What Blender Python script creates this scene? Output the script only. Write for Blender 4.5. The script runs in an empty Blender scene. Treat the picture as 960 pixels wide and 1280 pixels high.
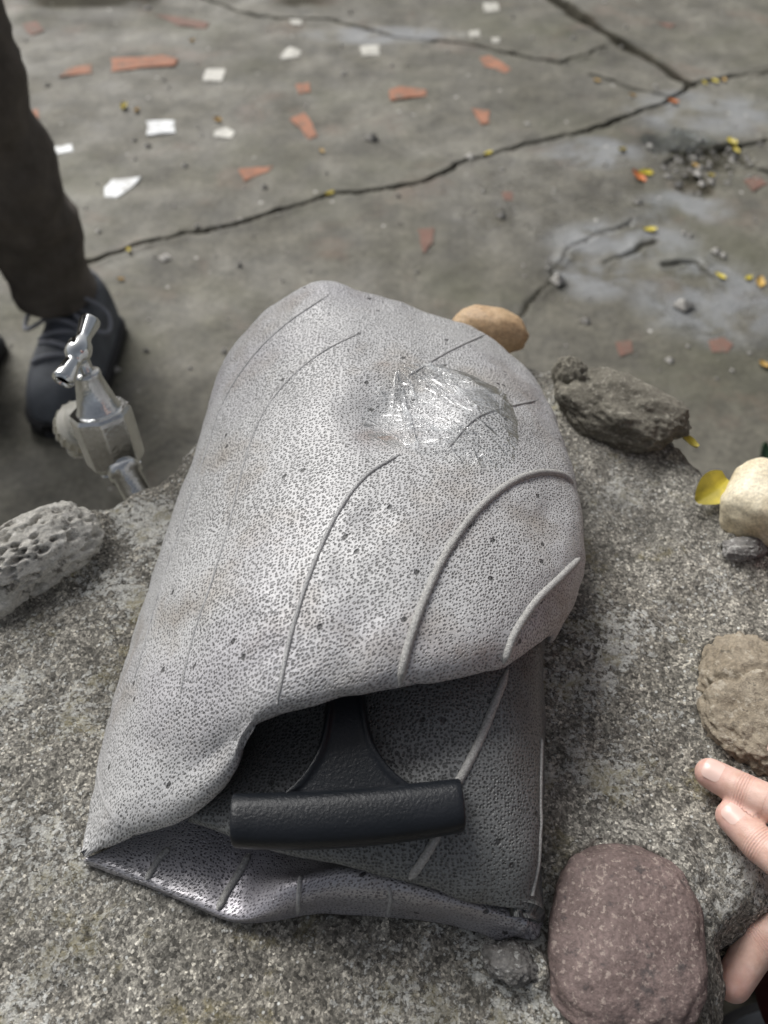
import bpy, bmesh, math, random
import numpy as np
from mathutils import Vector, Matrix
from mathutils.bvhtree import BVHTree

scene = bpy.context.scene
col = scene.collection

# ------------------------------------------------------------------ camera, light, exposure
S = 0.45                      # height of the plinth's top above the ground
CAMZ = S + 0.43
PITCH = math.radians(51)
FPX = 1000.0                  # focal length in pixels of the 960 x 1280 photograph
cam_d = bpy.data.cameras.new('camera')
cam = bpy.data.objects.new('camera', cam_d)
col.objects.link(cam)
cam.location = (0, 0, CAMZ)
cam.rotation_euler = (math.pi / 2 - PITCH, 0, 0)
cam_d.sensor_fit = 'VERTICAL'
cam_d.sensor_height = 36
cam_d.lens = 36 * FPX / 1280
cam_d.clip_start = 0.01
cam_d.clip_end = 500
cam_d.dof.use_dof = True
cam_d.dof.focus_distance = 0.415
cam_d.dof.aperture_fstop = 7.0
scene.camera = cam

SUN_EL, SUN_AZ = math.radians(44), math.radians(-36)     # azimuth measured from +Y towards +X
w = bpy.data.worlds.new('World')
scene.world = w
w.use_nodes = True
wt = w.node_tree
wt.nodes.clear()
sky = wt.nodes.new('ShaderNodeTexSky')
sky.sky_type = 'NISHITA'
sky.sun_disc = False
sky.sun_elevation = SUN_EL
sky.sun_rotation = SUN_AZ
sky.air_density = 1.0
sky.dust_density = 6.0
sky.ozone_density = 1.0
hs = wt.nodes.new('ShaderNodeHueSaturation')
hs.inputs['Saturation'].default_value = 0.34
bg = wt.nodes.new('ShaderNodeBackground')
bg.inputs['Strength'].default_value = 0.055
wo = wt.nodes.new('ShaderNodeOutputWorld')
wt.links.new(sky.outputs[0], hs.inputs['Color'])
wt.links.new(hs.outputs[0], bg.inputs['Color'])
wt.links.new(bg.outputs[0], wo.inputs['Surface'])

sun_d = bpy.data.lights.new('sun', 'SUN')
sun_d.energy = 2.6
sun_d.angle = math.radians(36)
sun_d.color = (1.0, 0.985, 0.96)
sun = bpy.data.objects.new('sun', sun_d)
col.objects.link(sun)
sdir = Vector((math.sin(SUN_AZ) * math.cos(SUN_EL), math.cos(SUN_AZ) * math.cos(SUN_EL), math.sin(SUN_EL)))
sun.rotation_euler = sdir.to_track_quat('Z', 'Y').to_euler()
sun.location = sdir * 6

scene.view_settings.view_transform = 'Standard'
scene.view_settings.look = 'None'
scene.view_settings.exposure = 0.68
scene.view_settings.gamma = 1.0
scene.render.engine = 'CYCLES'
scene.cycles.use_denoising = True
scene.cycles.sample_clamp_indirect = 4.0
scene.cycles.max_bounces = 8
scene.cycles.transparent_max_bounces = 12

# ------------------------------------------------------------------ helpers
CAM = np.array([0, 0, CAMZ])
FW = np.array([0, math.cos(PITCH), -math.sin(PITCH)])
UP = np.array([0, math.sin(PITCH), math.cos(PITCH)])
RT = np.array([1.0, 0, 0])

def ray(px, py):
    return FW + (px - 480) / FPX * RT + (640 - py) / FPX * UP

def W(px, py, z):
    """point of the place at height z that the photograph shows at (px, py)"""
    r = ray(px, py)
    return CAM + r * ((z - CAMZ) / r[2])

def hash3(ix, iy, iz, seed):
    h = (ix.astype(np.int64) * 374761393 + iy.astype(np.int64) * 668265263 + iz.astype(np.int64) * 1274126177 + seed * 97531) & 0xFFFFFFFF
    h = ((h ^ (h >> 13)) * 1274126177) & 0xFFFFFFFF
    h = ((h ^ (h >> 16)) * 2246822519) & 0xFFFFFFFF
    return ((h ^ (h >> 15)) & 0xFFFFFF) / float(0xFFFFFF)

def vnoise(P, scale, seed=0):
    P = np.asarray(P, float) * scale + 1000.37
    i = np.floor(P)
    f = P - i
    u = f * f * (3 - 2 * f)
    i = i.astype(np.int64)
    out = 0
    for dx in (0, 1):
        for dy in (0, 1):
            for dz in (0, 1):
                wgt = (u[:, 0] if dx else 1 - u[:, 0]) * (u[:, 1] if dy else 1 - u[:, 1]) * (u[:, 2] if dz else 1 - u[:, 2])
                out = out + wgt * hash3(i[:, 0] + dx, i[:, 1] + dy, i[:, 2] + dz, seed)
    return out * 2 - 1

def fbm(P, scale, octaves=4, seed=0, gain=0.5):
    a, t = 1.0, 0.0
    for k in range(octaves):
        t = t + a * vnoise(P, scale * 2 ** k, seed + k * 17)
        a *= gain
    return t

def tag(o, label=None, cat=None, group=None, kind=None):
    if label: o['label'] = label
    if cat: o['category'] = cat
    if group: o['group'] = group
    if kind: o['kind'] = kind
    return o

def empty(name, loc):
    o = bpy.data.objects.new(name, None)
    o.empty_display_size = 0.05
    o.location = loc
    col.objects.link(o)
    return o

def world_loc(o):
    v = Vector(o.location)
    while o.parent:
        o = o.parent
        v = v + Vector(o.location)
    return v

def link(name, me, mat, parent=None, smooth=True):
    o = bpy.data.objects.new(name, me)
    col.objects.link(o)
    if mat: me.materials.append(mat)
    if smooth: me.polygons.foreach_set('use_smooth', [True] * len(me.polygons))
    if parent:
        o.parent = parent
        o.location = -world_loc(parent)
    return o

def mesh(name, V, F, mat=None, parent=None, smooth=True):
    me = bpy.data.meshes.new(name)
    me.from_pydata([tuple(map(float, v)) for v in V], [], [tuple(map(int, f)) for f in F])
    me.update()
    return link(name, me, mat, parent, smooth)

def grid_faces(n, m, wrap=False):
    """n rows of m vertices"""
    a = np.arange(n * m).reshape(n, m)
    if wrap: a = np.concatenate([a, a[:, :1]], 1)
    return np.stack([a[:-1, :-1].ravel(), a[:-1, 1:].ravel(), a[1:, 1:].ravel(), a[1:, :-1].ravel()], 1)

def fast_mesh(name, V, Q, mat=None, parent=None, smooth=True):
    me = bpy.data.meshes.new(name)
    V = np.asarray(V, np.float32); Q = np.asarray(Q, np.int32)
    me.vertices.add(len(V)); me.vertices.foreach_set('co', V.ravel())
    me.loops.add(Q.size); me.loops.foreach_set('vertex_index', Q.ravel())
    me.polygons.add(len(Q)); me.polygons.foreach_set('loop_start', np.arange(0, Q.size, 4, dtype=np.int32))
    me.update(calc_edges=True); me.validate()
    return link(name, me, mat, parent, smooth)

def cr_matrix(n, N):
    """rows: weights of n control points for N samples of a Catmull-Rom spline"""
    M = np.zeros((N, n))
    for k, t in enumerate(np.linspace(0, n - 1, N)):
        i = min(int(t), n - 2); f = t - i
        wv = [-.5 * f + f * f - .5 * f ** 3, 1 - 2.5 * f * f + 1.5 * f ** 3, .5 * f + 2 * f * f - 1.5 * f ** 3, -.5 * f * f + .5 * f ** 3]
        for j, q in enumerate((i - 1, i, i + 1, i + 2)):
            if q < 0: M[k, 0] += 2 * wv[j]; M[k, 1] -= wv[j]
            elif q > n - 1: M[k, n - 1] += 2 * wv[j]; M[k, n - 2] -= wv[j]
            else: M[k, q] += wv[j]
    return M

def spline_surface(ctrl, N, Mm):
    C = np.asarray(ctrl, float)
    A, B = cr_matrix(C.shape[0], N), cr_matrix(C.shape[1], Mm)
    return np.einsum('ai,bj,ijk->abk', A, B, C)

def spline_curve(pts, N):
    P = np.asarray(pts, float)
    return cr_matrix(len(P), N) @ P

def grid_normals(G):
    du = np.gradient(G, axis=0); dv = np.gradient(G, axis=1)
    n = np.cross(dv, du)
    n /= np.linalg.norm(n, axis=2, keepdims=True) + 1e-12
    return n

def sheet_uv(G):
    """metric coordinates of a sheet: arc lengths along and across it"""
    du = np.concatenate([np.zeros((G.shape[0], 1)), np.cumsum(np.linalg.norm(np.diff(G, axis=1), axis=2), 1)], 1)
    du -= du[:, [G.shape[1] // 2]]
    dv = np.concatenate([np.zeros((1, G.shape[1])), np.cumsum(np.linalg.norm(np.diff(G, axis=0), axis=2), 0)], 0)
    dv -= dv[[G.shape[0] // 2]]
    return np.stack([du, dv, np.zeros_like(du)], 2).reshape(-1, 3)

def shell(name, G, thick, mat, parent):
    """closed sheet of given thickness under the surface grid G (its normals point up/out)"""
    n, m, _ = G.shape
    Nn = grid_normals(G)
    V = np.concatenate([G.reshape(-1, 3), (G - Nn * thick).reshape(-1, 3)])
    F = grid_faces(n, m); k = n * m
    Fb = F[:, ::-1] + k
    ring = list(range(m)) + [i * m + m - 1 for i in range(1, n)] + [(n - 1) * m + j for j in range(m - 2, -1, -1)] + [i * m for i in range(n - 2, 0, -1)]
    ring = np.array(ring); nx = np.roll(ring, -1)
    Fs = np.stack([ring, ring + k, nx + k, nx], 1)
    o = fast_mesh(name, V, np.concatenate([F, Fb, Fs]), mat, parent)
    uv = sheet_uv(G)
    o.data.attributes.new('sheet_uv', 'FLOAT_VECTOR', 'POINT').data.foreach_set('vector', np.concatenate([uv, uv]).astype(np.float32).ravel())
    return o

def tube(path, radius, sides=10):
    P = np.asarray(path, float); n = len(P)
    R = np.broadcast_to(np.asarray(radius, float), (n,))
    T = np.gradient(P, axis=0); T /= np.linalg.norm(T, axis=1, keepdims=True) + 1e-12
    ref = np.array([0.13, 0.21, 0.97]); V = []
    for i in range(n):
        a = np.cross(T[i], ref); a /= np.linalg.norm(a) + 1e-12
        b = np.cross(T[i], a)
        for k in range(sides):
            th = 2 * math.pi * k / sides
            V.append(P[i] + R[i] * (math.cos(th) * a + math.sin(th) * b))
    F = [tuple(f) for f in grid_faces(n, sides, True)]
    F.append(tuple(range(sides))); F.append(tuple(range((n - 1) * sides, n * sides))[::-1])
    return V, F

def frame_from(axis):
    a = np.asarray(axis, float); a = a / np.linalg.norm(a)
    h = np.array([1.0, 0, 0]) if abs(a[0]) < .9 else np.array([0, 1.0, 0])
    u = np.cross(a, h); u /= np.linalg.norm(u)
    return a, u, np.cross(a, u)

def lathe(base, axis, profile, sides=32, phase=0.0, hexed=None):
    """profile: (distance along axis, radius)"""
    a, u, v = frame_from(axis); V = []
    for d, r in profile:
        for k in range(sides):
            th = 2 * math.pi * k / sides + phase
            V.append(np.asarray(base) + a * d + r * (math.cos(th) * u + math.sin(th) * v))
    F = [tuple(f) for f in grid_faces(len(profile), sides, True)]
    F.append(tuple(range(sides))); F.append(tuple(range((len(profile) - 1) * sides, len(profile) * sides))[::-1])
    return V, F

def merge(*vf):
    V, F = [], []
    for v, f in vf:
        k = len(V); V += list(v); F += [tuple(i + k for i in q) for q in f]
    return V, F

def capsule(p0, r0, p1, r1, sides=16, rings=6):
    p0 = np.asarray(p0, float); p1 = np.asarray(p1, float)
    L = np.linalg.norm(p1 - p0); prof = []
    for k in range(rings):
        t = math.pi / 2 * (1 - k / rings); prof.append((-r0 * math.sin(t) , max(r0 * math.cos(t), r0 * .02)))
    prof.append((0, r0)); prof.append((L, r1))
    for k in range(1, rings + 1):
        t = math.pi / 2 * k / rings; prof.append((L + r1 * math.sin(t), max(r1 * math.cos(t), r1 * .02)))
    return lathe(p0, p1 - p0, prof, sides)

def remeshed(name, parts, voxel, smooth_iter=6, factor=0.5):
    """one continuous surface round the union of capsules; returns a mesh datablock"""
    V, F = merge(*parts)
    me = bpy.data.meshes.new(name + '_src')
    me.from_pydata([tuple(map(float, v)) for v in V], [], F)
    bm = bmesh.new(); bm.from_mesh(me); bmesh.ops.recalc_face_normals(bm, faces=bm.faces); bm.to_mesh(me); bm.free()
    o = bpy.data.objects.new('tmp', me); col.objects.link(o)
    m = o.modifiers.new('r', 'REMESH'); m.mode = 'VOXEL'; m.voxel_size = voxel
    s = o.modifiers.new('s', 'SMOOTH'); s.iterations = smooth_iter; s.factor = factor
    dg = bpy.context.evaluated_depsgraph_get(); dg.update()
    out = bpy.data.meshes.new_from_object(o.evaluated_get(dg))
    bpy.data.objects.remove(o); bpy.data.meshes.remove(me)
    out.name = name
    return out

def co(me):
    a = np.empty(len(me.vertices) * 3, np.float32); me.vertices.foreach_get('co', a); return a.reshape(-1, 3).astype(float)

def setco(me, V):
    me.vertices.foreach_set('co', np.asarray(V, np.float32).ravel()); me.update()

def vnormals(me):
    a = np.empty(len(me.vertices) * 3, np.float32); me.vertices.foreach_get('normal', a); return a.reshape(-1, 3).astype(float)

def point_attr(o, name, values):
    a = o.data.attributes.new(name, 'FLOAT', 'POINT')
    a.data.foreach_set('value', np.asarray(values, np.float32))

# ------------------------------------------------------------------ materials
class NT:
    def __init__(s, name):
        s.m = bpy.data.materials.new(name); s.m.use_nodes = True
        s.t = s.m.node_tree; s.t.nodes.clear()
        s.out = s.t.nodes.new('ShaderNodeOutputMaterial')
        s.p = s.t.nodes.new('ShaderNodeBsdfPrincipled')
        s.t.links.new(s.p.outputs[0], s.out.inputs['Surface'])
        s.c = s.t.nodes.new('ShaderNodeTexCoord').outputs['Object']
    def n(s, typ, **kw):
        x = s.t.nodes.new(typ)
        for k, v in kw.items(): setattr(x, k, v)
        return x
    def L(s, a, b): s.t.links.new(a, b)
    def noise(s, scale, detail=4, rough=.55, dist=0, vec=None):
        x = s.n('ShaderNodeTexNoise'); x.inputs['Scale'].default_value = scale; x.inputs['Detail'].default_value = detail
        x.inputs['Roughness'].default_value = rough; x.inputs['Distortion'].default_value = dist
        s.L(vec or s.c, x.inputs['Vector']); return x.outputs['Fac']
    def voro(s, scale, feature='F1', vec=None, rnd=1.0):
        x = s.n('ShaderNodeTexVoronoi', feature=feature); x.inputs['Scale'].default_value = scale
        x.inputs['Randomness'].default_value = rnd
        s.L(vec or s.c, x.inputs['Vector']); return x
    def ramp(s, fac, stops, interp='LINEAR'):
        x = s.n('ShaderNodeValToRGB'); x.color_ramp.interpolation = interp
        e = x.color_ramp.elements
        while len(e) < len(stops): e.new(0.5)
        for k, (p, c) in enumerate(stops):
            e[k].position = p; e[k].color = (c, c, c, 1) if not hasattr(c, '__len__') else (*c, 1)
        s.L(fac, x.inputs['Fac']); return x.outputs['Color']
    def mix(s, fac, a, b, mode='MIX'):
        x = s.n('ShaderNodeMix', data_type='RGBA', blend_type=mode)
        for sock, v in ((x.inputs[0], fac), (x.inputs[6], a), (x.inputs[7], b)):
            if hasattr(v, 'is_linked'): s.L(v, sock)
            elif hasattr(v, '__len__'): sock.default_value = (*v, 1)
            else: sock.default_value = v if sock == x.inputs[0] else (v, v, v, 1)
        return x.outputs[2]
    def math(s, op, a, b=0.0, clamp=False):
        x = s.n('ShaderNodeMath', operation=op, use_clamp=clamp)
        for k, v in enumerate((a, b)):
            if hasattr(v, 'is_linked'): s.L(v, x.inputs[k])
            else: x.inputs[k].default_value = v
        return x.outputs[0]
    def bump(s, h, dist, strength=1.0, prev=None):
        x = s.n('ShaderNodeBump'); x.inputs['Distance'].default_value = dist; x.inputs['Strength'].default_value = strength
        s.L(h, x.inputs['Height'])
        if prev: s.L(prev, x.inputs['Normal'])
        return x.outputs[0]
    def set(s, color=None, rough=None, metal=None, normal=None, **kw):
        for name, v in (('Base Color', color), ('Roughness', rough), ('Metallic', metal), ('Normal', normal), *[(k.replace('_', ' '), v) for k, v in kw.items()]):
            if v is None: continue
            sock = s.p.inputs[name]
            if hasattr(v, 'is_linked'): s.L(v, sock)
            elif hasattr(v, '__len__'): sock.default_value = (*v, 1)[:len(sock.default_value)]
            else: sock.default_value = v
        return s.m
    def attr(s, name):
        x = s.n('ShaderNodeAttribute', attribute_name=name); return x.outputs['Fac']

def mat_simple(name, c, rough=.6, metal=0.0, var=.25, scale=60, bump=0.0, bscale=300, **kw):
    t = NT(name)
    f = t.noise(scale, 5)
    lo = tuple(x * (1 - var) for x in c); hi = tuple(min(1, x * (1 + var)) for x in c)
    colr = t.ramp(f, [(.3, lo), (.7, hi)])
    nrm = t.bump(t.noise(bscale, 4), bump) if bump else None
    return t.set(colr, rough, metal, nrm, **kw)

def mat_foam(name, lo, hi, pore, wear, rough, metal):
    t = NT(name)
    suv = t.n('ShaderNodeAttribute', attribute_name='sheet_uv').outputs['Vector']
    nz = t.n('ShaderNodeTexNoise'); nz.inputs['Scale'].default_value = 260; t.L(suv, nz.inputs['Vector'])
    sc_ = t.n('ShaderNodeVectorMath', operation='SCALE'); sc_.inputs['Scale'].default_value = .0013
    wob = t.n('ShaderNodeVectorMath', operation='ADD')
    t.L(nz.outputs['Color'], sc_.inputs[0]); t.L(suv, wob.inputs[0]); t.L(sc_.outputs[0], wob.inputs[1])
    v = t.n('ShaderNodeTexVoronoi', voronoi_dimensions='2D'); v.inputs['Scale'].default_value = 560; v.inputs['Randomness'].default_value = .8
    t.L(wob.outputs[0], v.inputs['Vector'])
    cellr = t.n('ShaderNodeSeparateColor'); t.L(v.outputs['Color'], cellr.inputs[0])
    # open pores through the silver skin; their size drifts over the sheet
    worn = t.noise(13, 3)
    rad_ = t.math('ADD', t.math('MULTIPLY', t.math('POWER', cellr.outputs[0], 2.0), .17), t.ramp(worn, [(.35, wear), (.68, wear + .13)]))
    q = t.math('DIVIDE', v.outputs['Distance'], rad_)
    pit = t.ramp(q, [(.45, 1.0), (1.0, 0.0)])
    depth = t.math('MULTIPLY', pit, t.math('ADD', .45, t.math('MULTIPLY', cellr.outputs[1], .55)))
    fine = t.noise(1500, 2, .6)
    skin = t.ramp(fine, [(.3, lo), (.7, hi)])
    stain = t.noise(20, 4, .6)
    skin = t.mix(t.ramp(stain, [(.54, 0.0), (.76, .6)]), skin, tuple(a * b for a, b in zip(lo, (.80, .68, .54))))
    purple = t.noise(9, 2)
    skin = t.mix(t.ramp(purple, [(.5, 0.0), (.75, .35)]), skin, tuple(a * b for a, b in zip(lo, (.95, .89, 1.03))))
    skin = t.mix(t.math('MULTIPLY', t.attr('soil'), t.ramp(t.noise(120, 5, .7), [(.38, .2), (.6, .9)])), skin, (.22, .135, .085))
    big = t.n('ShaderNodeTexVoronoi', voronoi_dimensions='2D'); big.inputs['Scale'].default_value = 90; t.L(suv, big.inputs['Vector'])
    bd = t.ramp(big.outputs['Distance'], [(.10, 1.0), (.15, 0.0)])
    brnd = t.n('ShaderNodeSeparateColor'); t.L(big.outputs['Color'], brnd.inputs[0])
    hole = t.math('MULTIPLY', bd, t.math('GREATER_THAN', brnd.outputs[1], .92))
    c = t.mix(t.math('MULTIPLY', depth, .9), skin, pore)
    c = t.mix(t.math('MULTIPLY', hole, .85), c, (.04, .04, .04))
    h = t.math('SUBTRACT', 1.0, t.math('ADD', t.math('MULTIPLY', pit, .8), hole))
    b = t.bump(t.noise(120, 3), .0007, .6)
    b = t.bump(h, .0009, .7, b)
    return t.set(c, rough, metal, b)

def mat_slab():
    t = NT('lichen_concrete')
    big = t.noise(7, 4, .6)
    base = t.ramp(big, [(.3, (.18, .167, .140)), (.5, (.265, .25, .215)), (.72, (.37, .355, .315))])
    mid = t.noise(75, 6, .7)
    base = t.mix(.8, base, t.ramp(mid, [(.3, .5), (.52, .95), (.72, 1.5)]), 'MULTIPLY')
    # sand grains and crystals, each of its own tone
    gv = t.voro(640); gs = t.n('ShaderNodeSeparateColor'); t.L(gv.outputs['Color'], gs.inputs[0])
    grain = gs.outputs[0]
    gv2 = t.voro(1150); gs2 = t.n('ShaderNodeSeparateColor'); t.L(gv2.outputs['Color'], gs2.inputs[0])
    base = t.mix(.9, base, t.ramp(grain, [(.0, .25), (.40, .8), (.8, 1.3), (.97, 2.3)]), 'MULTIPLY')
    base = t.mix(.8, base, t.ramp(gs2.outputs[1], [(.0, .45), (.6, 1.0), (1.0, 1.7)]), 'MULTIPLY')
    # crustose lichen: small pale flecks, in loose colonies
    fl = t.noise(310, 4, .7, .3); colony = t.noise(17, 5, .72)
    dens = t.math('ADD', fl, t.math('MULTIPLY', t.math('SUBTRACT', colony, .5), 1.5))
    fleck = t.math('MULTIPLY', t.ramp(dens, [(.57, 0.0), (.61, 1.0)]), t.math('ADD', .35, t.math('MULTIPLY', gs2.outputs[0], .65)))
    c = t.mix(fleck, base, (.70, .70, .66))
    vs = t.voro(270); sp = t.ramp(vs.outputs['Distance'], [(.16, 1.0), (.26, 0.0)])
    vr = t.n('ShaderNodeSeparateColor'); t.L(vs.outputs['Color'], vr.inputs[0])
    sp = t.math('MULTIPLY', sp, t.math('GREATER_THAN', vr.outputs[0], .80))
    c = t.mix(t.math('MULTIPLY', sp, .9), c, (.72, .73, .70))
    ol = t.noise(34, 6, .7); olm = t.ramp(ol, [(.55, 0.0), (.64, .75)])
    c = t.mix(t.math('MULTIPLY', olm, t.math('ADD', .4, t.math('MULTIPLY', grain, .6))), c, (.20, .165, .055))
    dk = t.noise(170, 5, .75); c = t.mix(t.ramp(dk, [(.33, .85), (.44, 0.0)]), c, (.05, .045, .037))
    damp = t.noise(6.5, 4, .6, .4); c = t.mix(t.ramp(damp, [(.46, 0.0), (.62, .8)]), c, t.mix(.6, c, (.05, .047, .038)))
    h = t.math('ADD', t.math('MULTIPLY', grain, .35), t.math('ADD', t.math('MULTIPLY', mid, 1.2), t.math('MULTIPLY', fleck, .3)))
    b = t.bump(h, .0024, 1.0)
    return t.set(c, .85, 0, b)

def mat_ground():
    t = NT('worn_concrete')
    big = t.noise(1.6, 5, .6, .4)
    c = t.ramp(big, [(.3, (.060, .056, .042)), (.5, (.098, .092, .073)), (.7, (.148, .142, .119))])
    mid = t.noise(11, 6, .65)
    c = t.mix(.8, c, t.ramp(mid, [(.30, .45), (.5, 1.0), (.70, 1.6)]), 'MULTIPLY')
    fine = t.noise(90, 5, .7)
    c = t.mix(.6, c, t.ramp(fine, [(.3, .45), (.7, 1.6)]), 'MULTIPLY')
    c = t.mix(t.ramp(t.noise(2.3, 5, .6), [(.5, 0.0), (.68, .6)]), c, (.085, .085, .05))
    c = t.mix(t.ramp(t.noise(5, 4, .6, .3), [(.57, 0.0), (.7, .5)]), c, (.14, .10, .075))
    pale = t.attr('pale'); dirt = t.attr('dirt'); wet = t.attr('wet')
    pn = t.math('MULTIPLY', pale, t.ramp(t.noise(9, 5, .65, .3), [(.40, 0.0), (.56, 1.0)]))
    c = t.mix(t.math('MULTIPLY', pn, .7), c, (.22, .23, .24))
    c = t.mix(dirt, c, (.035, .032, .024))
    vs = t.voro(28); sp = t.ramp(vs.outputs['Distance'], [(.07, 1.0), (.13, 0.0)])
    vr = t.n('ShaderNodeSeparateColor'); t.L(vs.outputs['Color'], vr.inputs[0])
    c = t.mix(t.math('MULTIPLY', sp, t.math('GREATER_THAN', vr.outputs[0], .88)), c, (.42, .41, .38))
    wn = t.math('MULTIPLY', wet, t.ramp(t.noise(14, 4, .6), [(.35, 0.0), (.6, 1.0)]))
    r = t.mix(wn, t.ramp(t.noise(7, 4), [(.3, .62), (.7, .88)]), .14)
    r = t.mix(dirt, r, .97)
    b = t.bump(t.math('ADD', mid, t.math('MULTIPLY', fine, .5)), .006, .6)
    return t.set(c, r, 0, b, Specular_IOR_Level=t.ramp(dirt, [(0.0, .5), (.6, .05)]))

def mat_stone(name, c1, c2, speck=None, sscale=260, nscale=40, bump=.002, rough=.75, dark=(.05, .045, .04), dk=.35):
    t = NT(name)
    c = t.ramp(t.noise(nscale, 6, .65), [(.3, c1), (.7, c2)])
    g = t.noise(480, 3, .7)
    c = t.mix(.6, c, t.ramp(g, [(.3, .55), (.7, 1.45)]), 'MULTIPLY')
    if speck:
        v = t.noise(sscale, 4, .7)
        c = t.mix(t.ramp(v, [(.56, 0.0), (.62, .8)]), c, speck)
    c = t.mix(t.ramp(t.noise(110, 5, .7), [(dk - .06, .85), (dk + .04, 0.0)]), c, dark)
    b = t.bump(t.math('ADD', t.noise(130, 6, .7), t.math('MULTIPLY', g, .3)), bump, .8)
    return t.set(c, rough, 0, b)

M = {}
M['foam'] = mat_foam('silver_foam', (.45, .45, .452), (.70, .70, .70), (.075, .073, .07), .275, .50, .10)
# the inner face never had the full silver coat: bare grey-green foam with open pores
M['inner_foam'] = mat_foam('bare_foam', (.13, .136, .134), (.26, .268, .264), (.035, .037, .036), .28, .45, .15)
M['violet_foam'] = mat_foam('violet_foil_foam', (.34, .332, .352), (.56, .55, .57), (.07, .067, .074), .22, .36, .45)
M['cord'] = mat_simple('piping_grey', (.40, .395, .38), .6, .0, .35, 900, .0006, 1500)
M['thin'] = mat_simple('seam_grey', (.42, .42, .42), .5, .2, .3, 900, .0006, 1500)
M['slab'] = mat_slab()
M['ground'] = mat_ground()
def mat_black():
    t = NT('black_plastic')
    h = t.noise(650, 3, .5, .5)
    return t.set(t.ramp(t.noise(30, 3), [(.3, (.008, .010, .013)), (.7, (.013, .015, .019))]), .36, 0, t.bump(h, .0005, .5), Specular_IOR_Level=.28)
M['black'] = mat_black()
M['metal'] = mat_simple('tap_nickel', (.68, .69, .69), .16, 1.0, .15, 90, .0004, 250)
M['chrome'] = mat_simple('tap_chrome', (.75, .77, .77), .08, 1.0, .05, 40)
M['whiteplastic'] = mat_simple('aged_white_plastic', (.66, .64, .56), .45, 0, .12, 120)
M['purple'] = mat_stone('pink_granite', (.135, .098, .09), (.225, .168, .155), (.40, .33, .29), 380, 60, .0018, .75, (.07, .06, .06), .40)
M['porous'] = mat_stone('porous_limestone', (.42, .405, .36), (.62, .60, .55), (.72, .70, .65), 200, 35, .002, .8, (.06, .05, .04), .41)
M['darkstone'] = mat_stone('mossy_stone', (.10, .092, .072), (.22, .205, .165), (.33, .31, .26), 260, 40, .003, .85)
M['orange'] = mat_stone('ochre_pebble', (.40, .25, .13), (.55, .40, .24), None, 200, 40, .0008, .55, (.10, .06, .03), .3)
M['cream'] = mat_stone('cream_pebble', (.58, .47, .29), (.78, .72, .56), None, 200, 30, .0006, .45, (.3, .22, .12), .27)
M['tan'] = mat_stone('tan_stone', (.23, .19, .135), (.37, .32, .245), (.46, .41, .33), 180, 50, .003, .8)
M['greystone'] = mat_stone('grey_stone', (.13, .125, .115), (.26, .25, .24), (.5, .5, .48), 300, 60, .003, .85)
def mat_tile(name, c, rough):
    t = NT(name)
    cc = t.ramp(t.noise(26, 5, .65), [(.3, tuple(x * .72 for x in c)), (.7, tuple(min(1, x * 1.2) for x in c))])
    cc = t.mix(t.ramp(t.noise(38, 6, .7), [(.50, 0.0), (.66, .75)]), cc, (.13, .115, .09))
    return t.set(cc, rough, 0, t.bump(t.noise(120, 4), .001, .5))
M['red_tile'] = mat_tile('terracotta', (.30, .135, .08), .85)
M['pink_tile'] = mat_tile('worn_terracotta', (.165, .09, .068), .85)
M['white_tile'] = mat_tile('white_glaze', (.56, .58, .59), .4)
M['ivory_tile'] = mat_tile('ivory_glaze', (.44, .43, .385), .5)
M['leaf'] = mat_simple('yellow_leaf', (.50, .41, .04), .5, 0, .3, 120)
M['leaf2'] = mat_simple('ochre_leaf', (.42, .26, .05), .6, 0, .3, 120)
M['leaf3'] = mat_simple('orange_leaf', (.50, .15, .03), .6, 0, .3, 120)
M['greenleaf'] = mat_simple('green_leaf', (.03, .075, .035), .45, 0, .3, 120)
M['gravel'] = mat_simple('grit', (.30, .29, .27), .85, 0, .5, 25)
def mat_cloth(name, c, var=.3, rough=.9, w=900):
    t = NT(name)
    cc = t.ramp(t.noise(30, 5), [(.3, tuple(x * (1 - var) for x in c)), (.7, tuple(x * (1 + var) for x in c))])
    return t.set(cc, rough, 0, t.bump(t.noise(w, 3), .0006, .6), Sheen_Weight=.0)
M['trousers'] = mat_cloth('brown_trousers', (.115, .100, .085))
M['jacket'] = mat_cloth('dark_jacket', (.03, .032, .038))
M['shoe'] = mat_cloth('navy_shoe', (.095, .104, .118), .25, .75)
M['sole'] = mat_simple('rubber_sole', (.018, .018, .02), .7)
M['lace'] = mat_cloth('blue_grey_lace', (.24, .25, .28), .2, .9, 1800)
M['red_cloth'] = mat_cloth('red_jersey', (.085, .008, .010), .3)
M['blue_cloth'] = mat_cloth('denim', (.03, .045, .09))
M['hair'] = mat_simple('brown_hair', (.04, .025, .015), .5, 0, .4, 200, .001, 400)
def mat_skin():
    t = NT('skin')
    al = t.attr('along')
    near = t.ramp(t.math('ABSOLUTE', t.math('MULTIPLY', al, 100.0)), [(.15, 1.0), (.55, 0.0)])
    c = t.ramp(t.noise(160, 4), [(.3, (.62, .39, .31)), (.7, (.76, .54, .46))])
    c = t.mix(t.math('MULTIPLY', near, .30), c, (.58, .30, .24))
    c = t.mix(t.math('MULTIPLY', t.attr('tip'), .45), c, (.72, .36, .31))
    lines = t.math('MULTIPLY', t.math('SINE', t.math('ADD', t.math('MULTIPLY', al, 4600.0), t.math('MULTIPLY', t.noise(220, 2), 4.0))), near)
    b = t.bump(t.noise(900, 4, .6), .0003, .5)
    b = t.bump(lines, .00009, .8, b)
    return t.set(c, .5, 0, b, Subsurface_Weight=.2, Subsurface_Radius=(.005, .002, .001))
M['skin'] = mat_skin()
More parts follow.
